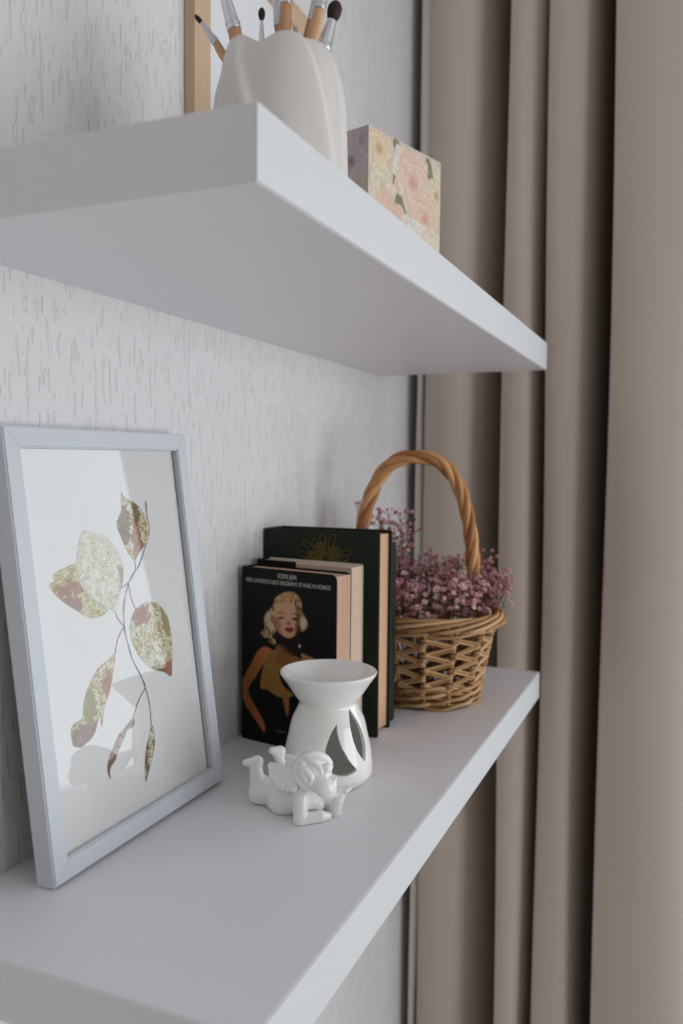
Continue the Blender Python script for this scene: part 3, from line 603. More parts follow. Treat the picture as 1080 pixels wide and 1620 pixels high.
# front paperback
W1, H1, T1 = 0.125, 0.1935, 0.026
yw1 = math.radians(10)
bk1 = thing('paperback_book', 'front black paperback with a blonde woman in a gold dress on its cover', 'book', (0.4266, -0.008, 0), -yw1, 'books standing on the lower shelf')
fc = cover_sheet('front_cover', 0, 0.0005, W1, H1, m_black, bk1, 0.007)
cover_sheet('back_cover', T1 - 0.0005, T1, W1, H1, m_black, bk1, 0.006)
box('spine', (0.0, -0.0004, 0.0), (T1, 0.0006, H1), m_black, bk1)
page_block(0.0006, T1 - 0.0006, -W1 + 0.0012, -0.0005, 0.0006, H1 - 0.0022, m_pg1, bk1, 0.0006, 0.0015)
m_letter = mat('pale_lettering', rgb(200, 196, 184), 0.5, 0.3, 0.05)
lettering('NORMA JEAN:', 0.0078, m_letter, fc, (-0.00022, -0.0612, 0.1862), width=0.0255)
lettering("FRED LAWRENCE GUILES' BIOGRAPHY OF MARILYN MONROE", 0.0066, m_letter, fc, (-0.00022, -0.0612, 0.1790), width=0.1125)
U, V = np.meshgrid(np.arange(0.0004, W1 - 0.0008, 0.00055), np.arange(0.003, 0.172, 0.00055))
BG = np.array(rgb(16, 15, 13)); img = np.zeros(U.shape + (3,)) + BG
def lay(key, col, soft=0.0007, a=1.0):
    global img
    img = over(img, sstep(soft, -soft, sdist(U, V, catmull(COVER[key], 4, True))) * a, col)
def shade(key, col, soft=0.004, a=0.8): lay(key, col, soft, a)
lay('arm', rgb(192, 118, 66)); 
ga = sstep(0.030, 0.012, U)[..., None] * sstep(0.11, 0.09, V)[..., None]
inarm = sstep(0.0007, -0.0007, sdist(U, V, COVER['arm']))[..., None]
img = img * (1 - 0.35 * ga * inarm)
img = img + inarm * np.array(rgb(60, 45, 30)) * sstep(0.115, 0.13, V)[..., None]
lay('chest', rgb(150, 100, 58), 0.001); lay('shoulder', rgb(186, 128, 84), 0.001)
lay('dress', rgb(178, 134, 62), 0.0008)
indr = sstep(0.0007, -0.0007, sdist(U, V, catmull(COVER['dress'], 4, True)))
pleat = 0.5 + 0.5 * np.sin((U + 0.15 * V) * 2600)
img = over(img, indr * (0.55 * (1 - pleat)), rgb(70, 50, 20)); img = over(img, indr * 0.35 * sstep(0.6, 0.8, fnoise(U, V, 900, 2)), rgb(220, 190, 110))
lay('hand', rgb(178, 112, 62), 0.001)
lay('hair', rgb(176, 140, 92), 0.001)
inh = sstep(0.0006, -0.0006, sdist(U, V, catmull(COVER['hair'], 4, True)))
wav = fnoise(U * 2.2 + 0.4 * V, V * 0.9, 260, 8)
img = over(img, inh * sstep(0.50, 0.36, wav) * 0.75, rgb(92, 58, 28)); img = over(img, inh * sstep(0.55, 0.7, wav) * 0.85, rgb(232, 212, 176))
for k in ('lock1', 'lock2'): shade(k, rgb(224, 208, 176), 0.0018, 0.75)
shade('lock3', rgb(206, 160, 100), 0.002, 0.7)
lay('face', rgb(222, 172, 136), 0.001)
shade('cheek', rgb(160, 98, 58), 0.003, 0.7); shade('shadow', rgb(96, 58, 36), 0.002, 0.75)
lay('eye1', rgb(46, 28, 20), 0.0006, 0.9); lay('eye2', rgb(46, 28, 20), 0.0006, 0.9)
lay('brow1', rgb(92, 56, 36), 0.0005, 0.8); lay('brow2', rgb(92, 56, 36), 0.0005, 0.8)
lay('nose', rgb(140, 84, 60), 0.0007, 0.75); lay('lips', rgb(150, 44, 32), 0.0005, 0.95)
lay('neck', rgb(30, 20, 14), 0.0034, 0.88)
lay('spark1', rgb(150, 130, 90), 0.0005, 0.6); lay('spark2', rgb(170, 150, 110), 0.0005, 0.6); lay('earring', rgb(210, 200, 180), 0.0005, 0.8)
m_print = attr_mat('cover_photo_ink', 0.42, 0.18)
print_mesh('cover_print', U, V, img, lambda a, b: np.stack([np.full(a.shape, -0.0001), -a, b], 1), m_print, fc)

# second paperback
yw2 = math.radians(7)
dx = Vector((math.cos(yw1), -math.sin(yw1), 0)) * (T1 + 0.0006)
bk2 = thing('paperback_book', 'thick cream-paged paperback squeezed between the front paperback and the green hardback', 'book', (0.4266 + dx.x + 0.0045, -0.0085 + dx.y * 0.2, 0), -yw2, 'books standing on the lower shelf')
W2, H2, T2 = 0.124, 0.1985, 0.025
fc2 = cover_sheet('front_cover', 0, 0.0005, 0.052, H2, m_black, bk2, 0.001)
m_white = mat('pale_back_cover', rgb(214, 206, 204), 0.45, 0.4, 0.03)
cover_sheet('back_cover', T2 - 0.0006, T2, W2, H2, m_white, bk2, 0.003)
box('spine', (0.0, -0.0004, 0.0), (T2, 0.0006, H2), m_black, bk2)
page_block(0.0006, T2 - 0.0007, -W2 + 0.001, -0.0005, 0.0006, H2 - 0.0018, m_pg2, bk2, 0.0005, 0.0)

# green hardback with gold emblem
W3, H3, T3 = 0.1405, 0.2315, 0.043
bk3 = thing('hardback_book', 'tall dark green cloth hardback with a gold flower emblem', 'book', (0.4868, -0.0055, 0), 0.012, 'books standing on the lower shelf')
bt = 0.0028
fc3 = cover_sheet('front_cover', 0, bt, W3, H3, m_green, bk3, 0.0015)
cover_sheet('back_cover', T3 - bt, T3, W3, H3 + 0.0005, m_green, bk3, 0.0015)
v, f = prism_data([(0, 0), (T3, 0), (T3, 0.003), (T3 * 0.75, 0.0045), (T3 * 0.25, 0.0045), (0, 0.003)], 0, H3)
o = pyd('spine', v, f, m_green, bk3); weld(o.data)
page_block(bt, T3 - bt, -W3 + 0.0035, -0.001, 0.003, H3 - 0.0035, m_pg3, bk3, 0.003, 0.0)
m_gold = mat('gold_stamping', rgb(120, 98, 52), 0.45, 0.5, 0.3, 400, metal=0.5)
mm = Multi(); cy, cz = -0.074, 0.1955
rr = random.Random(4)
for ring, (n, r0, r1, wd) in enumerate(((17, 0.004, 0.030, 0.22), (15, 0.003, 0.025, 0.26), (13, 0.003, 0.019, 0.32), (9, 0.002, 0.013, 0.4))):
    for k in range(n):
        a = math.pi * (-0.12 + 1.24 * k / (n - 1)) + rr.uniform(-.12, .12); R = r1 * (0.72 + 0.5 * rr.random())
        pts = []
        for t in np.linspace(0, 1, 13):
            s = math.sin(math.pi * t) ** 0.8
            ang = a + wd * (1 if t > 0.5 else -1) * math.sin(math.pi * min(1, 2 * min(t, 1 - t))) * 0.55
            rad = r0 + (R - r0) * math.sin(math.pi * t)
            pts.append((-0.0001, cy - 1.08 * rad * math.cos(ang) , cz + 0.95 * rad * math.sin(ang)))
        mm.add(*tube_data(pts, 0.00042, 4))
mm.build('emblem', m_gold, fc3)['label'] = 'gold stamped flower emblem'

# thin dark book behind it
bk4 = thing('hardback_book', 'dark book standing between the green hardback and the wicker basket', 'book', (0.5335, -0.004, 0), 0.0, 'books standing on the lower shelf')
W4, H4, T4 = 0.133, 0.214, 0.036
cover_sheet('back_cover', 0, 0.0025, W4 - 0.002, H4, m_darkg, bk4, 0.0015)
cover_sheet('front_cover', T4 - 0.0025, T4, W4 - 0.002, H4, m_darkg, bk4, 0.0015)
v, f = prism_data([(0, -W4 + 0.002), (0, -W4 - 0.0005), (T4 * 0.25, -W4 - 0.002), (T4 * 0.75, -W4 - 0.002), (T4, -W4 - 0.0005), (T4, -W4 + 0.002)], 0, H4)
o = pyd('spine', v, f, m_darkg, bk4); weld(o.data)
page_block(0.0025, T4 - 0.0025, -W4 + 0.003, -0.004, 0.003, H4 - 0.003, m_pg3, bk4)

# ---------------------------------------------------------------- ceramic oil burner
m_cer = mat('white_glazed_ceramic', (0.88, 0.865, 0.83), 0.16, 0.5, 0.012, 30, coat=0.4)
bur = thing('oil_burner', 'white ceramic oil burner with a wide bowl and petal-shaped openings', 'oil burner', (0.353, -0.1455, 0))
outer = [(0, .033), (.0015, .037), (.008, .0425), (.0134, .0435), (.031, .042), (.045, .039), (.0605, .0355), (.070, .031), (.0755, .0285), (.0790, .0278)]
op = catmull([(r, z) for z, r in outer], 4)
w = 0.0034
inner = [(max(r - w, 0), z) for r, z in op if 0.004 < z < 0.071]
prof_b = [(0, 0)] + [tuple(p) for p in op] + [(0, 0.0790)]
v, f = lathe_data(prof_b, 72)
me = bpy.data.meshes.new('body'); me.from_pydata([tuple(map(float, p)) for p in v], [], f); weld(me, 1e-5)
body = link('body', me, m_cer, bur, True)
prof_c = [(0, 0.004)] + [(inner[0][0], 0.004)] + inner + [(inner[-1][0], 0.072), (0, 0.072)]
v, f = lathe_data(prof_c, 72)
mc = bpy.data.meshes.new('cut0'); mc.from_pydata([tuple(map(float, p)) for p in v], [], f); weld(mc, 1e-5)
cutters = [bpy.data.objects.new('cut0', mc)]
for hole in (HOLE1, HOLE2):
    hp = catmull(hole, 4, True); n = len(hp)
    v = [(r * math.cos(a), r * math.sin(a), z) for r in (0.022, 0.060) for a, z in hp]
    f = [tuple(range(n)), tuple(range(n, 2 * n))[::-1]] + [(i, n + i, n + (i + 1) % n, (i + 1) % n) for i in range(n)]
    m2 = bpy.data.meshes.new('cut'); m2.from_pydata([tuple(map(float, p)) for p in v], [], f)
    bm = bmesh.new(); bm.from_mesh(m2); bmesh.ops.triangulate(bm, faces=bm.faces); bmesh.ops.recalc_face_normals(bm, faces=bm.faces); bm.to_mesh(m2); bm.free()
    cutters.append(bpy.data.objects.new('cut', m2))
for c in cutters:
    COL.objects.link(c); c.location = bur.location
    b = body.modifiers.new('cut', 'BOOLEAN'); b.operation = 'DIFFERENCE'; b.object = c; b.solver = 'EXACT'
bpy.context.view_layer.update()
dg = bpy.context.evaluated_depsgraph_get(); me2 = bpy.data.meshes.new_from_object(body.evaluated_get(dg))
body.modifiers.clear(); body.data = me2; me2.name = 'body'
for c in cutters: bpy.data.objects.remove(c)
me2.shade_smooth()
if hasattr(me2, 'set_sharp_from_angle'): me2.set_sharp_from_angle(angle=math.radians(42))
bowl = catmull([(0.0, .0745), (.020, .0750), (.0268, .0765), (.0292, .0798), (.0340, .0865), (.0405, .0965), (.0452, .1030), (.0470, .1062), (.0466, .1078), (.0448, .1080), (.0425, .1050), (.036, .0975), (.026, .0915), (.012, .089), (0.0, .0885)], 5)
v, f = lathe_data([(max(a, 0), b) for a, b in bowl], 80)
me = bpy.data.meshes.new('bowl'); me.from_pydata([tuple(map(float, p)) for p in v], [], f); weld(me, 1e-5)
link('bowl', me, m_cer, bur, True)

# ---------------------------------------------------------------- cherub figurine
m_por = mat('white_porcelain', (0.88, 0.875, 0.85), 0.2, 0.5, 0.012, 30, coat=0.35)
CP3 = {k: np.array(v) for k, v in CH.items()}
allp = np.array(list(CP3.values())); lo = allp.min(0) - 0.020; hi = allp.max(0) + 0.020; lo[2] = -0.004
S = Soft(lo, hi, 0.00065)
def cp(a, b, ra, rb, k=0.003): S.add(S.cap(CP3[a], CP3[b], ra, rb), k)
def sp(a, r, k=0.003): S.add(S.cap(CP3[a], CP3[a], r, r), k)
cp('belly', 'chest', .0142, .0112, .001); cp('pelvis', 'belly', .0112, .0140, .006); cp('chest', 'chest2', .0112, .0084, .004)
sp('buttn', .0098, .005); sp('buttf', .0104, .005)
cp('hipn', 'kneen', .0104, .0086, .006); cp('kneen', 'anklen', .0082, .0056, .004); cp('anklen', 'heeln', .0054, .0050, .002); cp('heeln', 'toen', .0050, .0030, .002)
cp('hipf', 'kneef', .0100, .0086, .005); cp('kneef', 'kneef2', .0080, .0066, .003); cp('kneef2', 'anklef', .0064, .0054, .003); cp('anklef', 'heelf', .0052, .0048, .002); cp('heelf', 'toef', .0048, .0034, .002)
cp('neck', 'chest', .0080, .0090, .004)
cp('shn', 'eln', .0074, .0061, .003); cp('eln', 'wrn', .0060, .0050, .0015); cp('wrn', 'handn', .0048, .0034, .0015)
cp('shf', 'elf', .0070, .0060, .002); cp('elf', 'wrf', .0062, .0056, .0015); cp('wrf', 'handf', .0056, .0048, .0015)
cp('handf', 'f1', .0036, .0019, .0010); cp('handf', 'f2', .0032, .0020, .0008); cp('handf', 'f3', .0032, .0019, .0008); cp('handf', 'thumbf', .0034, .0020, .0010)
sp('head', .0164, .004); sp('headback', .0152, .004); sp('cheek', .0098, .006); sp('chin', .0062, .004); sp('mouth', .0042, .005); sp('nose', .0026, .0022); sp('brow', .0040, .005)
S.cut(S.cap(CP3['eye'], CP3['eye'], .0022, .0022), .0025)
S.cut(S.cap(CP3['m1'], CP3['m2'], .0011, .0009), .0012)
S.F = np.maximum(S.F, -S.Z + 0.0002)
che = thing('cherub_figurine', 'small white porcelain cherub lying on its stomach with chin on its hand', 'figurine')
fig = S.build('body', m_por, che)
# hair: a soft cap over the skull with locks lying on it
S2 = Soft(CP3['head'] - 0.027, CP3['head'] + 0.027, 0.0006)
S2.add(S2.cap(CP3['headback'], CP3['head'], .0160, .0170), .001)
S2.cut(S2.cap(CP3['fc1'], CP3['fc2'], .0125, .0125), .002)
for chain, ra, rb in ((('a1', 'a2', 'a3', 'a4'), .0034, .0026), (('b1', 'b2', 'b3', 'b4'), .0036, .0018), (('c1', 'c2', 'c3'), .0034, .0018), (('d1', 'd2', 'd3'), .0034, .0020), (('b1', 'e2', 'e3'), .0030, .0020), (('f1h', 'f2h', 'f3h'), .0034, .0020)):
    P = catmull([CP3[c] for c in chain], 5); hc = CP3['head']
    P = hc + (P - hc) / np.linalg.norm(P - hc, axis=1)[:, None] * 0.0166
    for i in range(len(P) - 1):
        q = len(P) - 1
        S2.add(S2.cap(P[i], P[i + 1], 0.8 * (ra + (rb - ra) * i / q), 0.8 * (ra + (rb - ra) * (i + 1) / q)), .0009)
S2.build('hair', m_por, che)
# wings: feathered plates on the back
def wing(pts, name='wing'):
    P = [CP3[p] for p in pts]; root = (P[0] + P[4]) / 2
    S3 = Soft(np.min(P, 0) - 0.008, np.max(P, 0) + 0.008, 0.0006)
    for i in range(8):
        t = i / 7 * (len(P) - 2) ; k = int(min(t, len(P) - 2)); q = P[1:][min(k, 3)] if k >= 3 else P[1 + k] + (P[2 + k] - P[1 + k]) * (t - k) if 2 + k < len(P) else P[-1]
        S3.add(S3.cap(root + (P[0] - root) * (1 - i / 7), q, .0046, .0032), .0014)
    S3.add(S3.cap(P[0], P[1], .0040, .0030), .001)
    return S3.build(name, m_por, che)
wing(['wn1', 'wn2', 'wn3', 'wn4', 'wn5'])
off = np.array((0.89, -0.46, 0)) * 0.020 + np.array((0.004, 0.004, 0.001))
for k in ('wn1', 'wn2', 'wn3', 'wn4', 'wn5'): CP3['f' + k] = CP3[k] + off
wing(['fwn1', 'fwn2', 'fwn3', 'fwn4', 'fwn5'])

# ---------------------------------------------------------------- wicker basket
m_wick = [mat('wicker_%d' % i, c, 0.5, 0.35, 0.22, 90, bump=0.2, bscale=500) for i, c in enumerate((rgb(190, 150, 104), rgb(208, 172, 126), rgb(172, 130, 84)))]
m_hand = [mat('handle_cane_%d' % i, c, 0.42, 0.4, 0.28, 60) for i, c in enumerate((rgb(190, 136, 84), rgb(206, 156, 104), rgb(164, 108, 60)))]
BC = np.array((0.672, -0.148)); NS = 13; TH0 = math.radians(-67)
bas = thing('wicker_basket', 'open-weave wicker basket with a twisted arched handle', 'basket', (BC[0], BC[1], 0))
def wall_r(z): return 0.0625 + (0.0815 - 0.0625) * min(max(z / 0.095, 0), 1.1)
st_a = [TH0 + 2 * math.pi * (k + 0.40) / NS for k in range(NS)]
pol = lambda r, a, z: (r * math.cos(a), r * math.sin(a), z)
v, f = lathe_data([(0, 0.002), (0.060, 0.002), (0.060, 0.0055), (0, 0.0055)], 40)
base = pyd('base', v, f, m_wick[2], bas)
for k, a in enumerate(st_a):
    pts = [pol(wall_r(z) - 0.0006, a, z) for z in np.linspace(0.003, 0.104, 9)]
    tube('stake', pts, 0.0023, m_wick[k % 3], bas, 7)
zt, per = 0.0925, 0.0187
for k in range(NS):
    a0, a1 = st_a[k], st_a[(k + 1) % NS]
    if a1 < a0: a1 += 2 * math.pi
    for s in (-1, 1):
        pts = []
        for j in range(8):
            left = j % 2 == 0
            z = zt - 0.5 * per * j * 1.06 + s * 0.0018
            a = a0 if left else a1
            rr_ = wall_r(z) + 0.0026
            c = (a0 + a1) / 2
            if j > 0: pts.append(pol(wall_r(z) + 0.0008, a + (c - a) * 0.45, z + (0.25 * per * (1 if j % 2 else 1)) * 0.45))
            pts.append(pol(rr_ + 0.0012, a + (c - a) * 0.04, z))
            if j < 7: pts.append(pol(wall_r(z) + 0.0008, a + (c - a) * 0.45, z - 0.25 * per * 0.45))
        tube('weaver', catmull(pts, 3), 0.00175, m_wick[(k + s) % 3], bas, 6)
    for j in range(4):                       # wraps round the stake
        for dz in (-0.0022, 0.0022):
            z = zt - per * j * 1.06 + dz - 0.002
            c = np.array(pol(wall_r(z) - 0.0006, a0, z))
            tube('wrap', [c + 0.0036 * np.array((math.cos(t) * math.cos(a0) , math.cos(t) * math.sin(a0), 0)) + 0.0036 * math.sin(t) * np.array((-math.sin(a0), math.cos(a0), 0)) for t in np.linspace(0, 2 * math.pi, 10, endpoint=False)], 0.0019, m_wick[(j + k) % 3], bas, 5, True)
def ring(z, amp, phase, r_off, slope, mi, rad=0.0023, n=156):
    pts = []
    for i in range(n):
        a = TH0 + 2 * math.pi * i / n
        w_ = math.cos(NS * (a - st_a[0]) / 2 + phase)
        zz = z + slope * math.sin(NS * (a - st_a[0]) / 2 + phase)
        pts.append(pol(wall_r(zz) + r_off + amp * w_, a, zz))
    return tube('weaver', pts, rad, m_wick[mi % 3], bas, 6, True)
for i in range(7):
    z = 0.0035 + i * 0.0042
    ring(z, 0.0036, math.pi * (i % 2) + 0.5 * i, 0.0008, 0.0022, i, 0.0025)
for i in range(2): ring(0.0975 + i * 0.0042, 0.0032, math.pi * i, 0.001, 0.001, i)
NB = 15
for k in range(NB):                          # plaited border: rods lying over each other
    a0 = TH0 + 2 * math.pi * k / NB
    for s in range(2):
        pts = []
        for t in np.linspace(0, 1, 15):
            a = a0 + t * 1.55 + s * 0.09
            ph = -0.55 + t * 2.7
            r = 0.0895 + 0.0080 * math.cos(ph) ; z = 0.1085 - 0.0095 * math.sin(ph) * -1 + s * 0.001
            pts.append(pol(r + s * 0.0014, a, z))
        tube('border_rod', pts, np.interp(np.linspace(0, 1, 15), [0, 0.1, 0.9, 1], [0.0015, 0.0023, 0.0023, 0.0015]), m_wick[(k + s) % 3], bas, 6)
eR = np.array((0.391, -0.92)); 
def arch(t):
    c, s = math.cos(t), math.sin(t)
    p = 2 / 2.6
    lx = -0.018 + 0.078 * math.copysign(abs(c) ** p, -c); z = 0.105 + 0.213 * abs(s) ** p
    dy = 0.006 * (1 - s)
    return np.array((eR[0] * lx + 0.92 * dy, eR[1] * lx + 0.391 * dy, z))
ts = np.linspace(0.02, math.pi - 0.02, 90); C_ = np.array([arch(t) for t in ts])
Tn = np.gradient(C_, axis=0); Tn /= np.linalg.norm(Tn, axis=1)[:, None]
side = np.array((-eR[1], eR[0], 0)); 
s_len = np.concatenate([[0], np.cumsum(np.linalg.norm(np.diff(C_, axis=0), axis=1))])
han = pyd('handle_core', *tube_data(C_, 0.0035, 8), m_hand[2], bas, True); han.name = 'handle'
for k in range(4):
    pts = []
    for i in range(len(C_)):
        n2 = np.cross(Tn[i], side); n2 /= np.linalg.norm(n2)
        ph = 2 * math.pi * k / 4 + s_len[i] / 0.125 * 2 * math.pi
        pts.append(C_[i] + 0.0052 * (math.cos(ph) * side + math.sin(ph) * n2))
    tube('handle_strand', pts, 0.0046, m_hand[k % 3], han, 8)

# ---------------------------------------------------------------- dried pink gypsophila in the basket
gyp = thing('dried_flower_bunch', 'bunch of dried pink baby\'s breath filling the wicker basket', 'flowers', (BC[0], BC[1], 0.008))
m_bl = [mat('blossom_%d' % i, c, 0.8, 0.2, 0.15, 300, sss=0.0) for i, c in enumerate((rgb(226, 182, 188), rgb(196, 138, 134), rgb(240, 222, 218), rgb(172, 110, 98), rgb(234, 186, 200)))]
m_st = mat('dry_stem', rgb(120, 88, 66), 0.8, 0.2, 0.2, 100)
def blossom_mesh(seed):
    r = random.Random(seed); mm = Multi()
    for ring_, (n, tilt, ln) in enumerate(((6, 0.35, 1.0), (5, 0.95, 0.85), (3, 1.35, 0.6))):
        for k in range(n):
            a = 2 * math.pi * (k + 0.4 * ring_) / n + r.uniform(-.2, .2); t = tilt + r.uniform(-.15, .15)
            d = np.array((math.cos(a) * math.cos(t), math.sin(a) * math.cos(t), math.sin(t))); s_ = np.array((-math.sin(a), math.cos(a), 0))
            n_ = np.cross(d, s_)
            mm.add([(0, 0, 0), tuple(d * 0.6 * ln + s_ * 0.42 - n_ * 0.1), tuple(d * 1.0 * ln - n_ * 0.16 + s_ * 0.12), tuple(d * 1.0 * ln - n_ * 0.16 - s_ * 0.12), tuple(d * 0.6 * ln - s_ * 0.42 - n_ * 0.1)], [(0, 1, 2), (0, 2, 3), (0, 3, 4)])
    mm.add([(0.28 * math.cos(a), 0.28 * math.sin(a), -0.1) for a in np.linspace(0, 2 * math.pi, 5, endpoint=False)] + [(0, 0, -0.7)], [(0, 1, 5), (1, 2, 5), (2, 3, 5), (3, 4, 5), (4, 0, 5)])
    return mm
bl = [[None] * len(m_bl) for _ in range(3)]; raw = [blossom_mesh(i) for i in range(3)]
for i in range(3):
    for j in range(len(m_bl)):
        me = bpy.data.meshes.new('blossom'); me.from_pydata(raw[i].v, [], raw[i].f); me.materials.append(m_bl[j]); bl[i][j] = me
stems = Multi(); heads = []
r = random.Random(11)
def eR3(lat, dep, z): return np.array((eR[0] * lat + 0.92 * dep, eR[1] * lat + 0.391 * dep, z))
tips = []
for k in range(78):
    lat = r.uniform(-0.085, 0.088); dmax = math.sqrt(max(0, 0.088 ** 2 - lat ** 2)); dep = r.uniform(-dmax, dmax) * 0.95
    top = 0.158 + 0.018 * r.random() + 0.015 * (dep / 0.09)
    tips.append((lat, dep, top if abs(lat) < 0.07 else top - 0.01))
for k in range(20): tips.append((r.uniform(-0.10, -0.015), r.uniform(-0.01, 0.06), r.uniform(0.165, 0.222)))
for k in range(18): tips.append((r.uniform(-0.116, -0.02), r.uniform(-0.01, 0.05), r.uniform(0.205, 0.255)))
for k in range(14): tips.append((r.uniform(0.072, 0.106), r.uniform(-0.03, 0.04), r.uniform(0.135, 0.182)))
for k in range(6): tips.append((r.uniform(-0.02, 0.09), r.uniform(-0.02, 0.05), r.uniform(0.18, 0.196)))
for lat, dep, top in tips:
    p0 = eR3(lat * 0.35 + r.uniform(-.01, .01), dep * 0.35, 0.005); p2 = eR3(lat, dep, top - 0.008); p1 = (p0 + p2) / 2 + eR3(lat * 0.12, dep * 0.12, 0.012)
    stems.add(*tube_data(catmull([p0, p1, p2], 3), 0.0005, 3, caps=False))
    for b in range(r.randint(4, 7)):
        t = r.uniform(0.55, 0.97); q0 = p1 + (p2 - p1) * t
        q1 = q0 + np.array((r.uniform(-1, 1), r.uniform(-1, 1), r.uniform(0.2, 1.2))) * 0.013
        stems.add(*tube_data([q0, (q0 + q1) / 2 + np.array((0, 0, -0.001)), q1], 0.0003, 3, caps=False))
        heads.append((q1, r.uniform(0.0030, 0.0048)))
    heads.append((p2, r.uniform(0.003, 0.0046)))
for k in range(330):                          # dense low blossoms filling the mouth of the basket
    lat = r.uniform(-0.084, 0.086); dmax = math.sqrt(max(0, 0.086 ** 2 - lat ** 2)); dep = r.uniform(-dmax, dmax)
    q1 = eR3(lat, dep, r.uniform(0.108, 0.150)); q0 = q1 + np.array((r.uniform(-.006, .006), r.uniform(-.006, .006), -0.03))
    stems.add(*tube_data([q0, q1], 0.0004, 3, caps=False)); heads.append((q1, r.uniform(0.0032, 0.0050)))
heads = [h for h in heads if h[0][2] > 0.085]
cdir = np.array(cam_pos) - np.array((BC[0], BC[1], 0)); cdir /= np.linalg.norm(cdir)
heads.sort(key=lambda h: -(h[0] @ cdir + 0.6 * h[0][2]))
stems.build('stems', m_st, gyp)['kind'] = 'stuff'
rest = Multi()
for i, (p, s) in enumerate(heads):
    mi = r.choices(range(5), (5, 3, 4, 2, 5))[0]; vi = r.randrange(3)
    d = Vector((p[0], p[1], 0.10 + r.uniform(-0.06, 0.06))) + Vector((r.uniform(-.06, .06), r.uniform(-.06, .06), 0)); q = d.to_track_quat('Z', 'Y')
    if i < 300:
        o = bpy.data.objects.new('blossom', bl[vi][mi]); COL.objects.link(o); o.parent = gyp
        o.location = p; o.rotation_mode = 'QUATERNION'; o.rotation_quaternion = q; o.scale = (s, s, s)
    else:
        R_ = q.to_matrix(); rest.add([tuple(R_ @ (Vector(c) * s) + Vector(p)) for c in raw[vi].v], raw[vi].f)
if rest.v: rest.build('blossom_mass', m_bl[0], gyp, smooth=False)['kind'] = 'stuff'

# ---------------------------------------------------------------- upper shelf: wooden frame, brush jar, floral box
m_wood = mat('pale_pine', rgb(204, 176, 148), 0.55, 0.3, 0.12, 8, stretch=(14, 14, 1.2))
m_woodx = mat('pale_pine_rail', rgb(204, 176, 148), 0.55, 0.3, 0.12, 8, stretch=(1.2, 14, 14))
wf = thing('wooden_frame', 'pale pine picture frame around a blank white sheet, behind the brush jar', 'picture frame', (0.324, 0, ZT))
WW, WH, bw = 0.2512, 0.3655, 0.0288
for lo, hi, m in (((0, -0.0125, 0), (bw, -0.0005, WH), m_wood), ((WW - bw, -0.0125, 0), (WW, -0.0005, WH), m_wood), ((bw, -0.0123, WH - 0.0255), (WW - bw, -0.0005, WH), m_woodx), ((bw, -0.0123, 0), (WW - bw, -0.0005, 0.0255), m_woodx)):
    box('frame_rail', lo, hi, m, wf, 0.0008, 2)
box('white_sheet', (bw - 0.0, -0.006, 0.0255), (WW - bw, -0.003, WH - 0.0255), mat('blank_white_sheet', (0.78, 0.79, 0.81), 0.7, 0.3, 0.01), wf)

# jar wrapped in cloth
m_clothw = mat('white_muslin', (0.76, 0.73, 0.69), 0.9, 0.15, 0.03, 700, bump=0.35, bscale=2600, sheen=0.2)
CX, CY = 0.185, -0.176
jar = thing('brush_jar', 'jar wrapped in draped off-white muslin holding the paint brushes', 'jar', (CX, CY, ZT))
hp = catmull([(0.0480, 0.0), (0.0485, 0.03), (0.0475, 0.065), (0.0455, 0.088), (0.0410, 0.105), (0.0350, 0.1160), (0.0285, 0.1210), (0.0235, 0.1205), (0.0215, 0.112), (0.021, 0.095)], 6)
NA = 240; cam_ang = math.atan2(cam_pos.y - CY, cam_pos.x - CX)
V = []; F = []; n = len(hp)
def wrap_(x): return (x + math.pi) % (2 * math.pi) - math.pi
for k in range(NA):
    a = 2 * math.pi * k / NA; rel = wrap_(a - cam_ang)      # rel>0: towards the left of the picture... 
    for i, (rr_, z) in enumerate(hp):
        t = i / (n - 1)
        ridge = 0.0
        for (c0, c1, w_, amp, lo_) in ((-0.9, -0.05, 0.42, 0.0042, -1), (0.42, 1.0, 0.40, 0.0036, 0.3), (-1.15, -0.85, 0.3, 0.0016, -1), (1.12, 1.22, 0.16, 0.0032, -1), (1.42, 1.45, 0.12, 0.0045, -1), (1.8, 1.8, 0.2, 0.003, -1), (2.4, 2.3, 0.25, 0.003, -1), (-1.7, -1.6, 0.25, 0.003, -1), (-2.4, -2.4, 0.25, 0.003, -1), (3.0, 3.0, 0.25, 0.003, -1)):
            tt = min(1, z / 0.12); c = c1 + (c0 - c1) * tt
            x = wrap_(rel - c) / w_
            edge = math.exp(-x * x * 1.2) if x < 0 else math.exp(-x * x * 28.0)
            vis = 1.0 if z / 0.12 > lo_ else max(0, 1 - (lo_ - z / 0.12) * 5)
            ridge += amp * edge * vis
        rr2 = rr_ + ridge * (1 if i < n - 12 else 0.6) - 0.0012 + 0.0008 * math.sin(7 * a + 3 * t)
        zz = z + (0.0028 * math.sin(3 * a + 1) + 0.0022 * math.sin(5 * a + 2.2)) * sstep(0.08, 0.12, z)
        V.append((rr2 * math.cos(a), rr2 * math.sin(a), max(zz, 0.0006)))
for k in range(NA):
    k2 = (k + 1) % NA
    for i in range(n - 1): F.append((k * n + i, k2 * n + i, k2 * n + i + 1, k * n + i + 1))
cw = pyd('cloth_wrap', V, F, m_clothw, jar, True)
v, f = lathe_data([(0, 0.001), (0.019, 0.001), (0.0195, 0.1), (0.0175, 0.1), (0.017, 0.004), (0, 0.004)], 32)
pyd('glass_body', v, f, mat('jar_body', (0.5, 0.5, 0.48), 0.3), jar, True)

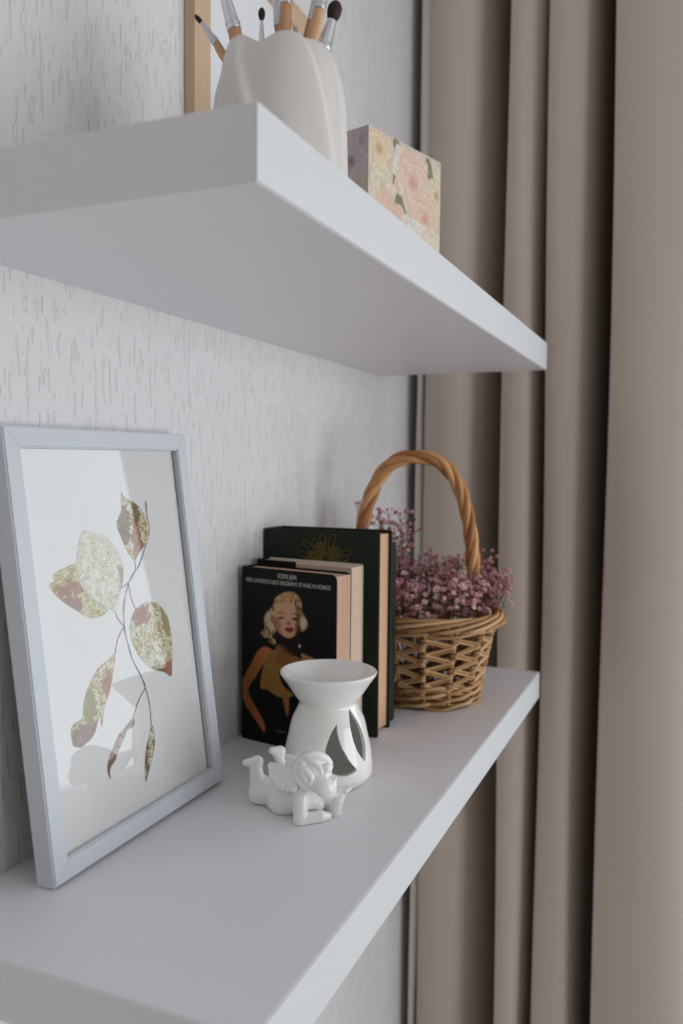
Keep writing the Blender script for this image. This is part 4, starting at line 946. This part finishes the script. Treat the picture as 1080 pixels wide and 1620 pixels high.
m_bh = mat('brush_handle_wood', rgb(214, 170, 132), 0.45, 0.4, 0.12, 30, stretch=(6, 6, 1))
m_bh2 = mat('brush_handle_dark_wood', rgb(200, 152, 114), 0.45, 0.4, 0.12, 30, stretch=(6, 6, 1))
m_fer = mat('nickel_ferrule', (0.75, 0.76, 0.78), 0.32, 0.5, 0.06, 80, metal=0.9)
m_fer2 = mat('white_ferrule', (0.72, 0.73, 0.76), 0.35, 0.5, 0.04, 80, metal=0.3)
m_bris = mat('dark_brown_bristle', rgb(58, 42, 34), 0.7, 0.3, 0.3, 300)
m_bris0 = mat('black_bristle', rgb(32, 28, 28), 0.6, 0.3, 0.3, 300)
B_SPEC = [  # ferrule r0 (bristle side), r1 (handle side), handle r, bristle max r, materials, label
    (0.0016, 0.0030, 0.0032, 0.0017, m_fer2, m_bh, m_bris0, 'thin paint brush with a fine black point leaning far left in the jar'),
    (0.0038, 0.0052, 0.0050, 0.0042, m_fer, m_bh2, m_bris, 'thick paint brush with a silver ferrule, second from the left'),
    (0.0012, 0.0024, 0.0024, 0.0026, m_fer, m_bh, m_bris, 'slim round paint brush showing only dark tip and silver ferrule'),
    (0.0032, 0.0035, 0.0034, 0.0034, m_fer2, m_bh, m_bris, 'paint brush with a pale ferrule, left of the middle pair'),
    (0.0040, 0.0044, 0.0046, 0.0040, m_fer, m_bh2, m_bris, 'upright wooden paint brush, right of the middle pair'),
    (0.0028, 0.0030, 0.0032, 0.0030, m_fer2, m_bh2, m_bris, 'thin paint brush tucked behind the slanting one on the right'),
    (0.0040, 0.0042, 0.0045, 0.0040, m_fer, m_bh, m_bris, 'wooden paint brush slanting right in front of a thinner one'),
    (0.0036, 0.0060, 0.0048, 0.0054, m_fer, m_bh, m_bris, 'fluffy dark brown mop brush at the far right of the jar')]
for pts, (r0, r1, rh, rb, mf, mh, mb, lab) in zip(BRUSH, B_SPEC):
    P = [np.array(p) for p in pts]
    d = (P[3] - P[2]) / np.linalg.norm(P[3] - P[2])
    bot = np.array((CX, CY, ZT + 0.012)); 
    t = thing('paint_brush', lab, 'paint brush', tuple(P[3]), 0, 'paint brushes in the wrapped jar')
    q = [p - P[3] for p in P]
    # handle runs down into the jar
    end = np.array((CX, CY, ZT + 0.07)) + (P[3] - np.array((CX, CY, P[3][2]))) * 0.25 - P[3]
    hpts = catmull([q[2], q[3], end], 6)
    tube('handle', hpts, np.interp(np.linspace(0, 1, len(hpts)), [0, 0.25, 0.6, 1], [r1 * 0.93, rh, rh, rh * 0.7]), mh, t, 12)
    fpts = [q[1] + (q[2] - q[1]) * s for s in (0, 0.05, 0.3, 0.62, 0.78, 0.80, 0.83, 0.86, 0.89, 0.91, 0.97, 1.0)]
    fr0 = [r0 * .96, r0, r0 + (r1 - r0) * .35, r0 + (r1 - r0) * .7, r1 * .96, r1 * 1.06, r1 * .96, r1 * 1.06, r1 * .97, r1, r1 * 1.02, r1]
    tube('ferrule', fpts, fr0, mf, t, 16)
    bpts = [q[1] + (q[0] - q[1]) * s for s in (-0.02, 0.15, 0.4, 0.65, 0.85, 0.95, 1.0)]
    tube('bristles', bpts, [r0 * .9, (r0 + rb) / 2, rb, rb * .98, rb * .68, rb * .36, rb * .05], mb, t, 14)

# floral box
bxh, bxw, bxd = 0.12, 0.119, 0.116
fb = thing('floral_box', 'square cardboard box printed with pale pink roses on the upper shelf', 'box', (0.3286, -0.1905, ZT), math.atan2(-0.0327, 0.1144))
m_card = mat('cardboard_inside', rgb(215, 205, 190), 0.8)
box('carton', (0.0004, 0.0004, 0), (bxw - 0.0004, bxd - 0.0004, bxh - 0.0004), m_card, fb, 0.001, 2)
m_flor = attr_mat('rose_print', 0.55, 0.3)
def paint_roses(U, V, seed):
    """U,V in metres on a face"""
    r = random.Random(seed); img = np.zeros(U.shape + (3,)) + np.array(rgb(206, 196, 178))
    img = over(img, sstep(0.45, 0.7, fnoise(U, V, 90, seed)) * 0.8, rgb(222, 208, 186))
    # leaves
    for cx, cy, ang, ln, wd in LEAFS[seed]:
        x = (U - cx) * math.cos(ang) + (V - cy) * math.sin(ang); y = -(U - cx) * math.sin(ang) + (V - cy) * math.cos(ang)
        m = sstep(1.1, 0.9, (x / ln) ** 2 + (y / (wd * (1 - 0.3 * x / ln))) ** 2)
        img = over(img, m * 0.9, rgb(128, 132, 100)); img = over(img, m * sstep(0.5, 0.7, fnoise(U, V, 200, seed + 3)) * 0.6, rgb(96, 104, 78))
    for cx, cy, R, col, cen in ROSES[seed]:
        dx_, dy_ = U - cx, V - cy; rad = np.hypot(dx_, dy_) / R; th = np.arctan2(dy_, dx_)
        ed = 1 + 0.10 * np.sin(5 * th + cx * 400) + 0.06 * np.sin(9 * th + 1)
        m = sstep(1.02, 0.96, rad / ed)
        sw = rad * 3.2 + 0.8 * fnoise(U, V, 120, seed + 31) + 0.4 * np.sin(3 * th + rad * 5) + th / (2 * math.pi) * 1.0
        ph = sw - np.floor(sw)
        col = np.array(col); img = over(img, m, col)
        img = over(img, m * sstep(0.35, 0.98, ph) * 0.38, np.minimum(col * 1.25 + 0.06, 0.86))
        img = over(img, m * sstep(0.30, 0.0, ph) * 0.30, col * np.array((0.80, 0.62, 0.52)))
        img = over(img, m * sstep(0.42, 0.0, rad) * 0.65, cen)
    img = img * (0.86 + 0.26 * fnoise(U, V, 320, seed + 50))[..., None]
    return img
PK, CR, LV, WH = rgb(226, 198, 180), rgb(222, 208, 186), rgb(204, 190, 194), rgb(222, 216, 204)
SAL, MUS, OLV = rgb(196, 132, 104), rgb(170, 130, 70), rgb(92, 78, 34)
ROSES = {1: [(0.016, 0.104, 0.020, rgb(226, 202, 172), MUS), (0.055, 0.098, 0.019, WH, rgb(224, 190, 168)), (0.071, 0.088, 0.030, PK, SAL), (0.022, 0.072, 0.020, CR, rgb(206, 184, 140)), (0.112, 0.086, 0.018, rgb(222, 204, 176), MUS), (0.092, 0.058, 0.024, rgb(226, 196, 172), SAL),
             (0.030, 0.040, 0.030, rgb(224, 192, 170), SAL), (0.072, 0.030, 0.026, WH, rgb(196, 184, 140)), (0.104, 0.028, 0.024, CR, rgb(200, 180, 150)), (0.005, 0.030, 0.018, PK, SAL), (0.05, 0.008, 0.02, CR, MUS)],
         2: [(0.020, 0.092, 0.020, LV, OLV), (0.008, 0.108, 0.014, rgb(196, 186, 192), rgb(160, 150, 160)), (0.026, 0.050, 0.026, rgb(206, 178, 170), SAL), (0.060, 0.080, 0.026, LV, OLV), (0.064, 0.034, 0.026, PK, SAL), (0.098, 0.070, 0.026, rgb(200, 180, 170), MUS), (0.1, 0.02, 0.025, CR, SAL), (0.005, 0.02, 0.02, PK, SAL)],
         3: [(0.03, 0.03, 0.03, PK, SAL), (0.09, 0.035, 0.028, CR, MUS), (0.035, 0.09, 0.028, LV, OLV), (0.09, 0.09, 0.032, WH, SAL)]}
LEAFS = {1: [(0.050, 0.060, -1.0, 0.024, 0.007), (0.060, 0.046, -0.8, 0.022, 0.007), (0.100, 0.103, -1.2, 0.016, 0.005), (0.045, 0.112, -0.9, 0.010, 0.005), (0.045, 0.076, -1.2, 0.016, 0.006)],
         2: [(0.006, 0.118, 0.8, 0.012, 0.006), (0.045, 0.1, 0.6, 0.014, 0.006), (0.045, 0.06, 2.0, 0.016, 0.006), (0.082, 0.05, 1.0, 0.02, 0.007)], 3: [(0.06, 0.06, 0.6, 0.02, 0.007)]}
st = 0.0008
U, V = np.meshgrid(np.arange(0.0, bxw + st / 2, bxw / 148), np.arange(0.0, bxh + st / 2, bxh / 150))
print_mesh('front_paper', U, V, paint_roses(U, V, 1), lambda a, b: np.stack([a, np.zeros_like(a), b], 1), m_flor, fb)
U, V = np.meshgrid(np.arange(0.0, bxd + st / 2, bxd / 120), np.arange(0.0, bxh + st / 2, bxh / 120))
print_mesh('side_paper', U, V, paint_roses(U, V, 2), lambda a, b: np.stack([np.zeros_like(a), a, b], 1), m_flor, fb)
U, V = np.meshgrid(np.arange(0.0, bxw + st / 2, bxw / 80), np.arange(0.0, bxd + st / 2, bxd / 80))
print_mesh('top_paper', U, V, paint_roses(U, V, 3), lambda a, b: np.stack([a, b, np.full(a.shape, bxh)], 1), m_flor, fb)
